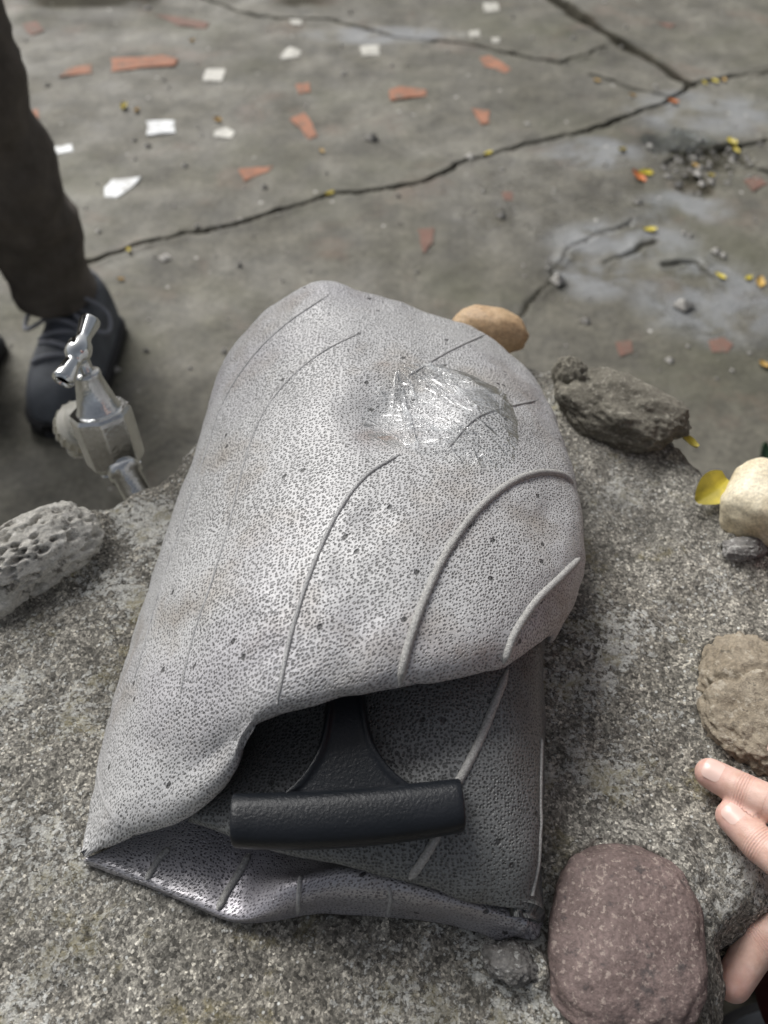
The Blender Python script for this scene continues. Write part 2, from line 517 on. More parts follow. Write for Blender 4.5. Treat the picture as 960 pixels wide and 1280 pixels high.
M['nail'] = mat_simple('fingernail', (.78, .56, .49), .28, 0, .06, 60)
def mat_film():
    t = NT('clear_film')
    tr = t.n('ShaderNodeBsdfTransparent'); tr.inputs['Color'].default_value = (.985, .99, .99, 1)
    gl = t.n('ShaderNodeBsdfGlossy'); gl.inputs['Roughness'].default_value = .07
    fr = t.n('ShaderNodeFresnel'); fr.inputs['IOR'].default_value = 1.14
    mx = t.n('ShaderNodeMixShader')
    b = t.bump(t.noise(260, 4, .6, 1.0), .0009, .5)
    t.L(b, gl.inputs['Normal']); t.L(b, fr.inputs['Normal'])
    t.L(fr.outputs[0], mx.inputs[0]); t.L(tr.outputs[0], mx.inputs[1]); t.L(gl.outputs[0], mx.inputs[2])
    # bright sky glints on the film's folds, painted in as white diffuse
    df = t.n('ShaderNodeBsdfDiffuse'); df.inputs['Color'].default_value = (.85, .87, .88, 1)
    m2 = t.n('ShaderNodeMixShader'); t.L(t.attr('fold_glint'), m2.inputs[0]); t.L(mx.outputs[0], m2.inputs[1]); t.L(df.outputs[0], m2.inputs[2])
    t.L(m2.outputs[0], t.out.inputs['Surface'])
    t.t.nodes.remove(t.p)
    return t.m
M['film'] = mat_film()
def mat_water():
    t = NT('puddle_water')
    return t.set((.75, .8, .8), .03, 0, t.bump(t.noise(30, 3), .001, .4), IOR=1.33, Transmission_Weight=1.0)
M['water'] = mat_water()

# ------------------------------------------------------------------ ground
rng = np.random.default_rng(7)
random.seed(7)

def gpix(pts, z=0.0):
    return np.array([W(x, y, z)[:2] for x, y in pts])

def crackle(P, rough=.18, levels=3, seed=0):
    r = np.random.default_rng(seed)
    P = np.asarray(P, float)
    for _ in range(levels):
        Q = [P[0]]
        for a, b in zip(P[:-1], P[1:]):
            d = b - a; n = np.array([-d[1], d[0]])
            Q += [(a + b) / 2 + n * r.uniform(-rough, rough), b]
        P = np.array(Q)
    return P

CR = [  # pixel polyline, width, depth
    ([(100, 331), (150, 316), (230, 291), (300, 279), (360, 262), (410, 243), (480, 235), (560, 213), (620, 190), (700, 171), (760, 156), (830, 131), (862, 104), (905, 98), (980, 82)], .0105, .018),
    ([(672, -18), (720, 18), (775, 51), (825, 82), (862, 104)], .026, .034),
    ([(540, 50), (590, 57), (640, 66), (700, 79), (725, 72), (757, 57)], .010, .018),
    ([(738, 94), (790, 110), (838, 123)], .012, .018),
    ([(240, -8), (290, 12), (345, 24), (420, 24), (480, 42), (545, 52)], .010, .014),
    ([(640, 402), (668, 372), (690, 338), (712, 310), (745, 292), (790, 275)], .006, .008),
    ([(832, 205), (860, 190), (905, 182), (960, 175)], .016, .016),
    ([(830, 330), (870, 325), (895, 345)], .012, .008),
    ([(755, 330), (790, 315), (820, 300)], .010, .006),
    ([(930, 205), (985, 218)], .012, .014),
]
def segdist(P, A):
    best = np.full(len(P), 9.0)
    for a, b in zip(A[:-1], A[1:]):
        d = b - a; L2 = d @ d + 1e-12
        t = np.clip(((P - a) @ d) / L2, 0, 1)
        best = np.minimum(best, np.linalg.norm(P - (a + t[:, None] * d), axis=1))
    return best

xs = np.concatenate([-1.35 - np.geomspace(.01, 60, 40)[::-1], np.arange(-1.35, 1.3501, .0052), 1.35 + np.geomspace(.01, 60, 40)])
ys = np.concatenate([.45 - np.geomspace(.01, 60, 40)[::-1], np.arange(.45, 3.25, .0052), 3.25 + np.geomspace(.01, 60, 40)])
X, Y = np.meshgrid(xs, ys)
P2 = np.stack([X.ravel(), Y.ravel()], 1)
P3 = np.concatenate([P2, np.zeros((len(P2), 1))], 1)
far = np.clip((np.hypot(P2[:, 0], P2[:, 1] - 1.8) - 3) / 3, 0, 1)
H = fbm(P3, 2.2, 3, 3) * .006 + fbm(P3, 14, 4, 9) * .0026
dirt = np.zeros(len(P2))
for k, (pl, wd, dp) in enumerate(CR):
    A = crackle(gpix(pl), .03 if k == 1 else .10, 3, 20 + k)
    lo, hi = A.min(0) - .15, A.max(0) + .15
    idx = np.where(((P2 > lo) & (P2 < hi)).all(1))[0]
    d = segdist(P2[idx], A)
    ww = wd * (.65 + .6 * np.clip(.5 + fbm(P3[idx], 9, 3, 40 + k), 0, 1.4)) * .5
    g = np.clip(1 - (d / ww) ** 2, 0, 1)
    H[idx] -= dp * g ** .6
    H[idx] += .004 * np.exp(-((d - ww * 1.6) / .012) ** 2) * (.3 + fbm(P3[idx], 20, 2, 60))
    dirt[idx] = np.maximum(dirt[idx], np.clip((1.9 if k == 1 else 1.5) - d / ww, 0, 1) * (.85 if k == 1 else .72))
# the far right slab stands a little proud of the rest, past the straight joint
ja, jb = gpix([(690, 0), (862, 104)]), gpix([(862, 104), (960, 84)])
def side(P, a, b): return ((b - a)[0] * (P - a)[:, 1] - (b - a)[1] * (P - a)[:, 0])
raised = (side(P2, ja[0], ja[1]) > 0) & (side(P2, jb[0], jb[1]) > 0)
H += np.where(raised, .003, 0)
def blobmask(list_, soft=.5):
    m = np.zeros(len(P2))
    for (px, py, rx, ry) in list_:
        c = W(px, py, 0)[:2]; sx = np.linalg.norm(W(px + rx, py, 0)[:2] - c); sy = np.linalg.norm(W(px, py - ry, 0)[:2] - c)
        q = np.hypot((P2[:, 0] - c[0]) / sx, (P2[:, 1] - c[1]) / sy)
        m = np.maximum(m, np.clip((1.25 - q) / soft, 0, 1))
    return m
pale = blobmask([(885, 370, 90, 50), (780, 300, 90, 25), (740, 340, 50, 30), (880, 140, 90, 25), (740, 190, 60, 18), (480, 42, 90, 10), (850, 260, 60, 20)])
wet = blobmask([(848, 178, 55, 26), (780, 210, 80, 20), (885, 370, 100, 60), (700, 250, 150, 60)])
rub = blobmask([(893, 196, 48, 17), (868, 232, 22, 14)], .4)
H += rub * (fbm(P3, 60, 3, 77) * .006 - .006)
H -= blobmask([(845, 176, 36, 15)], .6) * .006
dirt = np.maximum(dirt, rub * np.clip(.45 + fbm(P3, 30, 3, 5), 0, .85))
dirt = np.maximum(dirt, blobmask([(120, 2, 400, 9)], .6) * np.clip(.3 + fbm(P3, 6, 3, 51), 0, .75))
H *= (1 - far)
ground = fast_mesh('ground', np.stack([P2[:, 0], P2[:, 1], H], 1), grid_faces(len(ys), len(xs)), M['ground'])
tag(ground, kind="structure")
point_attr(ground, 'dirt', dirt); point_attr(ground, 'pale', pale); point_attr(ground, 'wet', wet)
def ground_z(x, y):
    i = np.searchsorted(xs, x); j = np.searchsorted(ys, y)
    return float(H.reshape(len(ys), len(xs))[j - 1:j + 1, i - 1:i + 1].max())

# broken tile pieces set into the concrete
TILES = [
    ('white_tile', [(182, 150), (218, 149), (219, 165), (183, 168)]),
    ('ivory_tile', [(258, 87), (281, 86), (277, 102), (254, 102)]),
    ('white_tile', [(60, 186), (90, 180), (92, 189), (64, 194)]),
    ('white_tile', [(131, 236), (140, 226), (177, 222), (165, 236), (146, 249), (131, 248)]),
    ('ivory_tile', [(268, 163), (284, 158), (294, 164), (288, 172), (267, 170)]),
    ('ivory_tile', [(350, 69), (362, 57), (376, 63), (374, 70), (352, 73)]),
    ('ivory_tile', [(450, 55), (474, 54), (475, 67), (452, 68)]),
    ('ivory_tile', [(362, 25), (378, 26), (376, 32), (364, 31)]),
    ('ivory_tile', [(604, 2), (622, 1), (624, 12), (606, 13)]),
    ('ivory_tile', [(586, 40), (599, 38), (600, 47), (588, 48)]),
    ('ivory_tile', [(614, 48), (625, 48), (624, 54), (615, 54)]),
    ('red_tile', [(139, 75), (205, 70), (223, 75), (218, 83), (139, 92)]),
    ('red_tile', [(74, 98), (86, 88), (115, 83), (116, 94)]),
    ('pink_tile', [(193, 19), (235, 24), (262, 30), (256, 37), (222, 33)]),
    ('pink_tile', [(28, 32), (47, 28), (56, 40), (40, 46)]),
    ('red_tile', [(362, 147), (380, 139), (397, 168), (386, 173)]),
    ('red_tile', [(298, 211), (342, 207), (335, 215), (305, 226)]),
    ('red_tile', [(369, 103), (387, 101), (388, 112), (373, 115)]),
    ('red_tile', [(487, 114), (500, 110), (534, 115), (533, 122), (490, 127)]),
    ('red_tile', [(600, 73), (611, 71), (639, 87), (633, 93), (605, 84)]),
    ('red_tile', [(589, 138), (612, 141), (610, 157), (602, 158)]),
    ('red_tile', [(39, 140), (48, 137), (49, 155), (43, 155)]),
    ('pink_tile', [(522, 287), (543, 285), (541, 305), (530, 318)]),
    ('pink_tile', [(627, 240), (641, 240), (641, 251), (630, 250)]),
    ('pink_tile', [(886, 425), (905, 421), (917, 430), (910, 440), (890, 440)]),
    ('pink_tile', [(930, 225), (948, 219), (960, 230), (942, 239)]),
    ('pink_tile', [(770, 427), (790, 424), (792, 440), (776, 445)]),
    ('pink_tile', [(820, 27), (845, 29), (838, 34)]),
]
for k, (mk, pts) in enumerate(TILES):
    r = np.random.default_rng(k)
    P = gpix(pts); c = P.mean(0)
    P = crackle(np.vstack([P, P[:1]]), .05, 2, k)[:-1]
    z = max(ground_z(*p) for p in P) - .0006
    n = len(P); Pi = c + (P - c) * .965
    tx, ty = r.uniform(-.012, .012, 2)
    zt = lambda p, b: z + b + (p[0] - c[0]) * tx + (p[1] - c[1]) * ty
    V = [(*p, z - .012) for p in P] + [(*p, zt(p, .0002)) for p in P] + [(*p, zt(p, .0016)) for p in Pi]
    F = [tuple(int(q) for q in f) for f in grid_faces(3, n, True)] + [tuple(range(2 * n, 3 * n))]
    mesh('tile_shard', V, F, M[mk], ground, smooth=False)

# scattered grit, too small to count
V, F = [], []
for k in range(420):
    if k < 150: px, py = rng.normal(890, 40), rng.normal(200, 15)
    else: px, py = rng.uniform(-40, 1000), rng.uniform(0, 480)
    p = W(px, py, 0)
    if not (-1.3 < p[0] < 1.3 and .5 < p[1] < 3.2): continue
    s = rng.gamma(2.0, .0022); z = ground_z(p[0], p[1])
    b = len(V)
    for q in range(6):
        dv = np.array([(1, 0, 0), (-1, 0, 0), (0, 1, 0), (0, -1, 0), (0, 0, 1), (0, 0, -1)][q]) * s * rng.uniform(.6, 1.3)
        V.append((p[0] + dv[0], p[1] + dv[1], z + s * .2 + dv[2] * .7))
    for a in (0, 1):
        for c_ in (2, 3):
            for d in (4, 5): F.append((b + a, b + c_, b + d))
tag(mesh('grit', V, F, M['gravel'], smooth=False), 'loose pale grit strewn over the cracked concrete', 'grit', kind='stuff')

# puddle in the hollow below the joint
pc = W(846, 175, 0); V = [(pc[0], pc[1], -.0015)]; F = []
for k in range(40):
    th = 2 * math.pi * k / 40
    rr = 1 + .35 * math.sin(2 * th + .6) + .2 * math.sin(5 * th + 1)
    V.append((pc[0] + .085 * rr * math.cos(th), pc[1] + .06 * rr * math.sin(th), -.0015))
    F.append((0, k + 1, (k + 1) % 40 + 1))
tag(mesh('puddle', V, F, M['water']), kind='structure')

# ------------------------------------------------------------------ plinth
plinth = empty('stone_plinth', (0.0, .2, 0))
tag(plinth, 'low rough concrete plinth with lichen flecks and cobbles set round its top', 'plinth')
OUT = [W(*p, S)[:2] for p in [(-10, 668), (60, 648), (130, 622), (190, 592), (250, 548)]]
OUT += [np.array(p) for p in [(-.085, .475), (-.02, .515), (.05, .532)]]
OUT += [W(*p, S)[:2] for p in [(640, 432), (700, 462), (780, 512), (850, 560), (910, 604), (962, 652), (1035, 740), (1065, 850), (1045, 950), (995, 1035), (962, 1092), (930, 1150), (900, 1215), (872, 1290)]]
OUT += [np.array(p) for p in [(.125, -.02), (.07, -.10), (-.08, -.15), (-.25, -.12), (-.37, 0), (-.41, .14), (-.36, .26)]]
OUT = np.array(OUT)
CEN = np.array([-.05, .2])
th_o = np.unwrap(np.arctan2(OUT[:, 1] - CEN[1], OUT[:, 0] - CEN[0]))
r_o = np.hypot(*(OUT - CEN).T)
if th_o[-1] < th_o[0]: th_o, r_o = th_o[::-1], r_o[::-1]
NA = 1000
th = th_o[0] + np.arange(NA) * 2 * math.pi / NA
rad = np.interp(th, np.concatenate([th_o, [th_o[0] + 2 * math.pi]]), np.concatenate([r_o, [r_o[0]]]))
ker = np.hanning(15); ker /= ker.sum()
rad = np.convolve(np.concatenate([rad[-20:], rad, rad[:20]]), ker, 'same')[20:-20]
nz1 = fbm(np.stack([np.cos(th), np.sin(th), np.zeros(NA)], 1), 9, 4, 4)
rad = rad + nz1 * .006
rings = []
s_in = np.concatenate([[.004], np.linspace(.02, .985, 170)])
for s in s_in:
    rings.append((rad * s - .012 * s ** 8, np.full(NA, S) - .004 * s ** 20))
for t in np.linspace(.08, 1, 10):       # rounded arris
    a = t * math.pi / 2
    rings.append((rad - .012 + .016 * math.sin(a), np.full(NA, S - .004) - .020 * (1 - math.cos(a))))
for t in np.linspace(.02, 1, 60):
    z = (S - .024) * (1 - t)
    rings.append((rad + .004 - .05 * math.sin(min(1, t * 1.3) * math.pi / 2) + .03 * t * t, np.full(NA, z - (.02 if t == 1 else 0))))
R_ = np.array([q[0] for q in rings]); Z_ = np.array([q[1] for q in rings])
G = np.stack([CEN[0] + R_ * np.cos(th), CEN[1] + R_ * np.sin(th), Z_], 2)
Nn = -grid_normals(np.concatenate([G, G[:, :1]], 1))[:, :-1]
flip = np.sign(Nn[40, :, 2].mean()); Nn *= flip
fl = G.reshape(-1, 3)
topw = np.clip((fl[:, 2] - (S - .03)) / .03, 0, 1)
disp = fbm(fl, 11, 3, 30) * .0035 + fbm(fl, 70, 4, 31) * .0016 + np.abs(fbm(fl, 230, 2, 32)) * -.0009
disp += (1 - topw) * (fbm(fl, 16, 4, 33) * .020)
# the concrete was trowelled up against each cobble, with a thin gap at the joint
COBBLES = [(46, 690, .042, .024, math.radians(38)), (-8, 742, .022, .016, .5), (777, 514, .047, .029, math.radians(-36)), (716, 482, .020, .012, math.radians(-60)), (612, 412, .031, .019, math.radians(-18)), (966, 634, .032, .028, math.radians(-30)), (930, 688, .016, .010, .1), (944, 874, .031, .043, math.radians(-6)), (782, 1176, .0365, .0445, math.radians(-20)), (640, 1205, .013, .009, -.4)]
for px, py, ra, rb, rot in COBBLES:
    cc = W(px, py, S)[:2]; dx, dy = fl[:, 0] - cc[0], fl[:, 1] - cc[1]
    u = (math.cos(rot) * dx + math.sin(rot) * dy) / ra; v = (-math.sin(rot) * dx + math.cos(rot) * dy) / rb
    q = np.hypot(u, v) + fbm(fl, 60, 2, 36) * .10
    disp += topw * .008 * np.exp(-(np.abs(q - 1.02) / .30) ** 2) * (.75 + .35 * fbm(fl, 25, 2, 35)) - topw * .003 * np.exp(-((q - .99) / .05) ** 2)
G = (fl + Nn.reshape(-1, 3) * disp[:, None]).reshape(G.shape)
slab_obj = fast_mesh('concrete_body', G.reshape(-1, 3), grid_faces(G.shape[0], NA, True)[:, ::-1], M['slab'], plinth)
slab_bvh = BVHTree.FromPolygons([tuple(v) for v in G.reshape(-1, 3)], [tuple(int(i) for i in f) for f in grid_faces(G.shape[0], NA, True)])
def slab_z(x, y):
    h = slab_bvh.ray_cast(Vector((x, y, 2)), Vector((0, 0, -1)))
    return h[0].z if h[0] else S

# cobbles set in the plinth
def ico(sub):
    bm = bmesh.new(); bmesh.ops.create_icosphere(bm, subdivisions=sub, radius=1)
    V = np.array([v.co[:] for v in bm.verts]); F = [tuple(v.index for v in f.verts) for f in bm.faces]
    bm.free(); return V, F
ICO5, ICO6 = ico(5), ico(6)

def stone(name, label, c, dims, rot, mat, seed, power=2.6, rough=.06, fine=.015, parent=plinth, shape=None, hi=False, tilt=(0, 0)):
    V, F = ICO6 if hi else ICO5
    V = V.copy()
    nrm = (np.abs(V) ** power).sum(1) ** (1 / power)
    V = V / nrm[:, None]
    D = V / np.linalg.norm(V, axis=1, keepdims=True)
    Vs = V * (1 + rough * fbm(D + seed * 3.1, 1.7, 3, seed) + fine * fbm(D + seed, 9, 4, seed + 5))[:, None]
    if shape: Vs = shape(Vs, D)
    Vs = Vs * np.array(dims)
    R = Matrix.Rotation(rot, 3, 'Z') @ Matrix.Rotation(tilt[0], 3, 'X') @ Matrix.Rotation(tilt[1], 3, 'Y')
    Vs = Vs @ np.array(R).T + np.array(c)
    o = mesh(name, Vs, F, mat, parent)
    if label: o['label'] = label
    return o

def pits(n, seed, depth, rmin, rmax):
    r = np.random.default_rng(seed)
    C = r.normal(size=(n, 3)); C /= np.linalg.norm(C, axis=1, keepdims=True)
    Rr = r.uniform(rmin, rmax, n) * r.uniform(.5, 1, n)
    def f(V, D):
        k = np.ones(len(V))
        for c, rr in zip(C, Rr):
            d = np.linalg.norm(D - c, axis=1)
            k -= depth * rr / rmax * np.clip(1 - (d / rr) ** 2, 0, 1) ** .7
        return V * np.clip(k, .6, 1)[:, None]
    return f

def lobes(V, D):      # a cleft across the stone
    x = V[:, 1] - .28 - .25 * V[:, 0] + .05 * np.sin(9 * V[:, 0])
    return V * (1 - .17 * np.exp(-(x / .05) ** 2))[:, None] * np.where(x > 0, .95, 1)[:, None]

c = W(46, 690, S + .013); stone('cobble', 'pale porous stone full of pits', c, (.042, .024, .023), math.radians(38), M['porous'], 3, 2.3, .10, .03, shape=pits(420, 5, .34, .03, .12), hi=True)
c = W(-8, 742, S + .006); stone('cobble', None, c, (.022, .016, .014), .5, M['porous'], 13, 2.3, .12, .03, shape=pits(50, 9, .14, .1, .25))
c = W(777, 514, S + .010); stone('cobble', 'dark rough stone with a jagged end', c, (.047, .029, .021), math.radians(-36), M['darkstone'], 8, 2.4, .12, .035, hi=True)
c = W(716, 482, S + .010); stone('cobble', None, c, (.020, .012, .022), math.radians(-60), M['darkstone'], 18, 2.0, .28, .12)
c = W(612, 412, S + .016); stone('cobble', 'smooth ochre pebble behind the foam wrap', c, (.031, .019, .018), math.radians(-18), M['orange'], 4, 2.2, .07, .008)
c = W(966, 634, S + .015); stone('cobble', 'smooth cream pebble beside the yellow leaf', c, (.032, .028, .023), math.radians(-30), M['cream'], 6, 2.7, .08, .006)
c = W(930, 688, S + .002); stone('cobble', None, c, (.016, .010, .009), .1, M['greystone'], 16, 2.2, .15, .06)
c = W(944, 874, S + .006); stone('cobble', 'tan stone with a cleft under the fingers', c, (.031, .043, .017), math.radians(-6), M['tan'], 9, 2.4, .10, .055, shape=lobes, hi=True)
c = W(782, 1176, S + .003); stone('cobble', 'large smooth pinkish granite cobble', c, (.0365, .0445, .0165), math.radians(-20), M['purple'], 11, 2.45, .08, .010, hi=True)
c = W(640, 1205, S + .004); stone('mortar_lump', None, c, (.013, .009, .008), -.4, M['greystone'], 21, 2.0, .2, .10)

# ------------------------------------------------------------------ foam wrap
wrap = empty('foam_wrap', (0.0, .25, S))
tag(wrap, 'folded silver grey foam wrap with raised seams lying on the plinth', 'foam wrap')

def ctrl(rows):
    return np.array([[W(px, py, S + z) for px, py, z in r] for r in rows])

A_ = [(105, 1069, .010), (166, 1046, .027), (238, 1017, .046), (290, 966, .066), (319, 907, .086), (410, 882, .096), (520, 853, .097), (632, 829, .087), (688, 793, .066), (690, 800, .040)]
B_ = [(106, 1040, .007), (152, 1000, .036), (222, 950, .066), (284, 900, .088), (335, 855, .104), (420, 822, .113), (530, 790, .113), (640, 765, .102), (716, 722, .078), (726, 735, .045)]
C_ = [(136, 900, .004), (165, 840, .045), (215, 780, .076), (275, 735, .098), (345, 700, .113), (430, 670, .122), (535, 645, .118), (640, 635, .104), (722, 660, .076), (730, 685, .040)]
D_ = [(190, 720, .004), (212, 660, .045), (250, 610, .076), (300, 580, .097), (365, 555, .111), (445, 538, .116), (535, 528, .109), (625, 528, .100), (707, 575, .070), (714, 610, .030)]
E_ = [(236, 610, .004), (250, 545, .045), (282, 470, .072), (325, 440, .090), (380, 430, .102), (450, 428, .103), (530, 432, .096), (612, 446, .082), (683, 505, .052), (692, 540, .018)]
F_ = [(252, 575, .004), (266, 500, .035), (296, 422, .060), (345, 377, .080), (402, 348, .092), (455, 362, .088), (520, 383, .074), (588, 408, .056), (655, 462, .036), (672, 505, .010)]
rows = ctrl([A_, B_, C_, D_, E_, F_])
lip = rows[0] + np.array([0, .022, -.016]); lip[:, 2] = np.maximum(lip[:, 2], S + .004)
lip[0] = rows[0][0] + np.array([0, .006, -.003])
lip0 = rows[0] + np.array([0, .055, -.024]); lip0[:, 2] = np.maximum(lip0[:, 2], S + .003)
back = rows[-1] + np.array([0, .012, -.045]); back[:, 2] = np.maximum(back[:, 2], S + .004)
back[:, 1] = np.minimum(back[:, 1], .50)
ctrl_f = np.concatenate([lip0[None], lip[None], rows, back[None]])
NF, MF = 230, 260
FL = spline_surface(ctrl_f, NF, MF)
N0 = grid_normals(FL)
if N0[120, 120, 2] < 0: N0 = -N0
flp = FL.reshape(-1, 3)
def project(P):
    d = P - CAM
    zc = d @ FW
    return np.stack([480 + FPX * (d @ RT) / zc, 640 - FPX * (d @ UP) / zc], 1)
pp = project(flp)
dsp = fbm(flp, 16, 3, 70) * .0024 + fbm(flp, 60, 3, 71) * .0007
def dent(px, py, sx, sy, rot, amp):
    c_, s_ = math.cos(rot), math.sin(rot)
    dx, dy = pp[:, 0] - px, pp[:, 1] - py
    u, v = (c_ * dx + s_ * dy) / sx, (-s_ * dx + c_ * dy) / sy
    return amp * np.exp(-(u * u + v * v))
rowmask = np.clip((np.repeat(np.linspace(0, 1, NF), MF) - .255) / .10, 0, 1)
dsp += rowmask * (dent(490, 515, 55, 32, .1, -.009) + dent(270, 950, 60, 38, -.5, -.007) + dent(590, 520, 70, 25, .2, .003)
                  + dent(560, 740, 60, 110, .35, -.002) + dent(440, 760, 45, 130, .3, -.002) + dent(150, 1020, 20, 60, .6, .002))
FL = (flp + N0.reshape(-1, 3) * dsp[:, None]).reshape(FL.shape)
def orient(G):
    n = grid_normals(G); return G if n[G.shape[0] // 2, G.shape[1] // 2, 2] > 0 else G[::-1]
FL = orient(FL)
flap = shell('outer_flap', FL, .0035, M['foam'], wrap)
pf = project(FL.reshape(-1, 3))
soil = np.zeros(len(pf))
for px, py, sx, sy, am in [(474, 546, 24, 9, 1.0), (570, 660, 40, 25, .35), (600, 815, 70, 14, .45), (700, 760, 30, 30, .5), (480, 455, 10, 5, .5)]:
    soil = np.maximum(soil, am * np.exp(-((pf[:, 0] - px) / sx) ** 2 - ((pf[:, 1] - py) / sy) ** 2))
point_attr(flap, 'soil', np.concatenate([soil, soil]))

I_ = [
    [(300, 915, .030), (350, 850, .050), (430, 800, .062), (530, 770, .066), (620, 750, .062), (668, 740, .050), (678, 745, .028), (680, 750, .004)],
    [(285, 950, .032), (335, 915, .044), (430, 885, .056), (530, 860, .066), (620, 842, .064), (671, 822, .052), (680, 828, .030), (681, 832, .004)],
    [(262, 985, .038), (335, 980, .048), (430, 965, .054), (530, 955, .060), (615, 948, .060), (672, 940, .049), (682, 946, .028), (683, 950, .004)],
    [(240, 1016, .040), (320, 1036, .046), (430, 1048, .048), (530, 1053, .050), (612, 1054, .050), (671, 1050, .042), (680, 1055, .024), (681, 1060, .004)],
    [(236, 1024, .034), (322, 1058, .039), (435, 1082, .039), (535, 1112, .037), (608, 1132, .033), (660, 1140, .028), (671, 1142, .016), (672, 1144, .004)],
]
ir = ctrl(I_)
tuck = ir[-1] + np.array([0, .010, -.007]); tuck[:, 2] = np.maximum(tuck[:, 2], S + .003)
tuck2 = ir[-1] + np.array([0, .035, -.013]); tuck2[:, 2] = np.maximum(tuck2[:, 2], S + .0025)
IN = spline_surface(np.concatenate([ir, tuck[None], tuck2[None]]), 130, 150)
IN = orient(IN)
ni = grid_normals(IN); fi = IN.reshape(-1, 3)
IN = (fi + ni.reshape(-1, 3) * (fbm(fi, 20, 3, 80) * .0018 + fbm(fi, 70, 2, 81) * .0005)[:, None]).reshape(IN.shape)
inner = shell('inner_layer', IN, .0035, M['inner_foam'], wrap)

B2 = [
    [(106, 1078, .0025), (178, 1105, .0025), (245, 1134, .0025), (292, 1153, .0025), (345, 1151, .0025), (410, 1141, .0025), (480, 1145, .0025), (560, 1156, .0025), (625, 1170, .0025), (668, 1170, .0025)],
    [(107, 1073, .006), (179, 1100, .006), (247, 1128, .007), (297, 1147, .009), (350, 1136, .017), (410, 1116, .025), (480, 1120, .026), (560, 1136, .024), (628, 1150, .019), (674, 1160, .006)],
    [(120, 1068, .0065), (188, 1085, .0055), (255, 1100, .0055), (306, 1112, .008), (362, 1104, .024), (424, 1088, .031), (490, 1096, .031), (568, 1118, .028), (630, 1138, .021), (676, 1152, .006)],
    [(140, 1058, .0060), (200, 1062, .0050), (262, 1070, .0045), (316, 1078, .006), (372, 1084, .013), (436, 1078, .017), (500, 1085, .014), (572, 1100, .012), (632, 1115, .012), (674, 1140, .004)],
    [(180, 1030, .0050), (230, 1030, .0040), (285, 1030, .0035), (335, 1035, .0035), (390, 1040, .004), (446, 1040, .005), (506, 1045, .005), (575, 1060, .005), (632, 1070, .005), (655, 1080, .005)],
    [(230, 960, .0040), (280, 960, .0035), (330, 960, .0035), (370, 965, .0035), (410, 970, .0035), (460, 970, .0035), (515, 975, .0035), (580, 980, .0035), (632, 990, .0035), (655, 1000, .0035)],
]
BT = orient(spline_surface(ctrl(B2), 110, 170))
nb = grid_normals(BT); fb = BT.reshape(-1, 3)
BT = (fb + nb.reshape(-1, 3) * (fbm(fb, 30, 3, 90) * .0009 + .0006 + np.clip((fb[:, 0] - .045) / .02, 0, 1) * np.abs(fbm(fb, 90, 3, 92)) * .004)[:, None]).reshape(BT.shape)
bottom = shell('bottom_layer', BT, .0030, M['violet_foam'], wrap)

def grid_bvh(G):
    return BVHTree.FromPolygons([tuple(v) for v in G.reshape(-1, 3)], [tuple(int(i) for i in f) for f in grid_faces(G.shape[0], G.shape[1])])
bv_f, bv_i, bv_b = grid_bvh(FL), grid_bvh(IN), grid_bvh(BT)

def on(bv, px, py):
    d = Vector(ray(px, py)).normalized()
    loc, nrm, _, _ = bv.ray_cast(Vector(CAM), d)
    if loc is None: return None, None
    n = np.array(nrm)
    if n @ np.array(d) > 0: n = -n
    return np.array(loc), n

def seam(bv, pts, r, lift=.05, n=70, parent=wrap, mat=None):
    C = spline_curve(pts, n); P = []
    for px, py in C:
        l, nn = on(bv, px, py)
        if l is not None: P.append(l + nn * r * lift)
    P = np.array(P)
    if len(P) < 6: return
    for _ in range(3):
        P[1:-1] = (P[:-2] + 2 * P[1:-1] + P[2:]) / 4
    k = np.arange(len(P)); rr = r * np.minimum(1, .35 + np.minimum(k, k[::-1]) * .2) * (1 + .06 * np.sin(k * 2.1))
    mesh('seam_cord', *tube(P, rr, 10), M['cord'] if r > .0015 else M['thin'], parent)

seam(bv_f, [(499, 856), (508, 815), (527, 757), (556, 695), (592, 643), (632, 608), (668, 592), (700, 593), (716, 604)], .0021, .1)
seam(bv_f, [(629, 829), (643, 792), (668, 754), (700, 722), (724, 698)], .0021, .1)
seam(bv_f, [(168, 850), (185, 790), (205, 720), (232, 640), (254, 575), (278, 505), (314, 448), (358, 405), (412, 368)], .0008, .0, 120)
seam(bv_f, [(224, 872), (240, 800), (262, 735), (285, 660), (302, 590), (322, 530), (354, 482), (400, 442), (452, 415)], .0007, -.1, 120)
seam(bv_f, [(346, 880), (362, 800), (388, 716), (420, 645), (456, 596), (500, 568)], .0012, -.1)
seam(bv_f, [(510, 470), (560, 440), (620, 412)], .0008, .0)
seam(bv_f, [(560, 560), (600, 520), (672, 500)], .0008, .0)
seam(bv_f, [(122, 960), (130, 1000), (150, 1035)], .0010, .1)
seam(bv_i, [(634, 838), (618, 880), (600, 925), (580, 965), (566, 990), (548, 1040), (528, 1076), (512, 1098)], .0021, .1)
IC = IN if project(IN[:1, 75])[0, 1] < project(IN[-1:, 75])[0, 1] else IN[::-1]
ce = IC[40:80, int(5.35 / 7 * 149)]
mesh('seam_cord', *tube(ce, .0011, 8), M['cord'], wrap)
seam(bv_b, [(212, 1060), (198, 1075), (183, 1100)], .0016, .4, 40)
seam(bv_b, [(312, 1068), (300, 1090), (284, 1115), (272, 1138)], .0018, .4, 40)
seam(bv_b, [(376, 1095), (374, 1115), (372, 1142)], .0012, .2, 40)
seam(bv_b, [(486, 1108), (488, 1125), (484, 1143)], .0010, .2, 40)

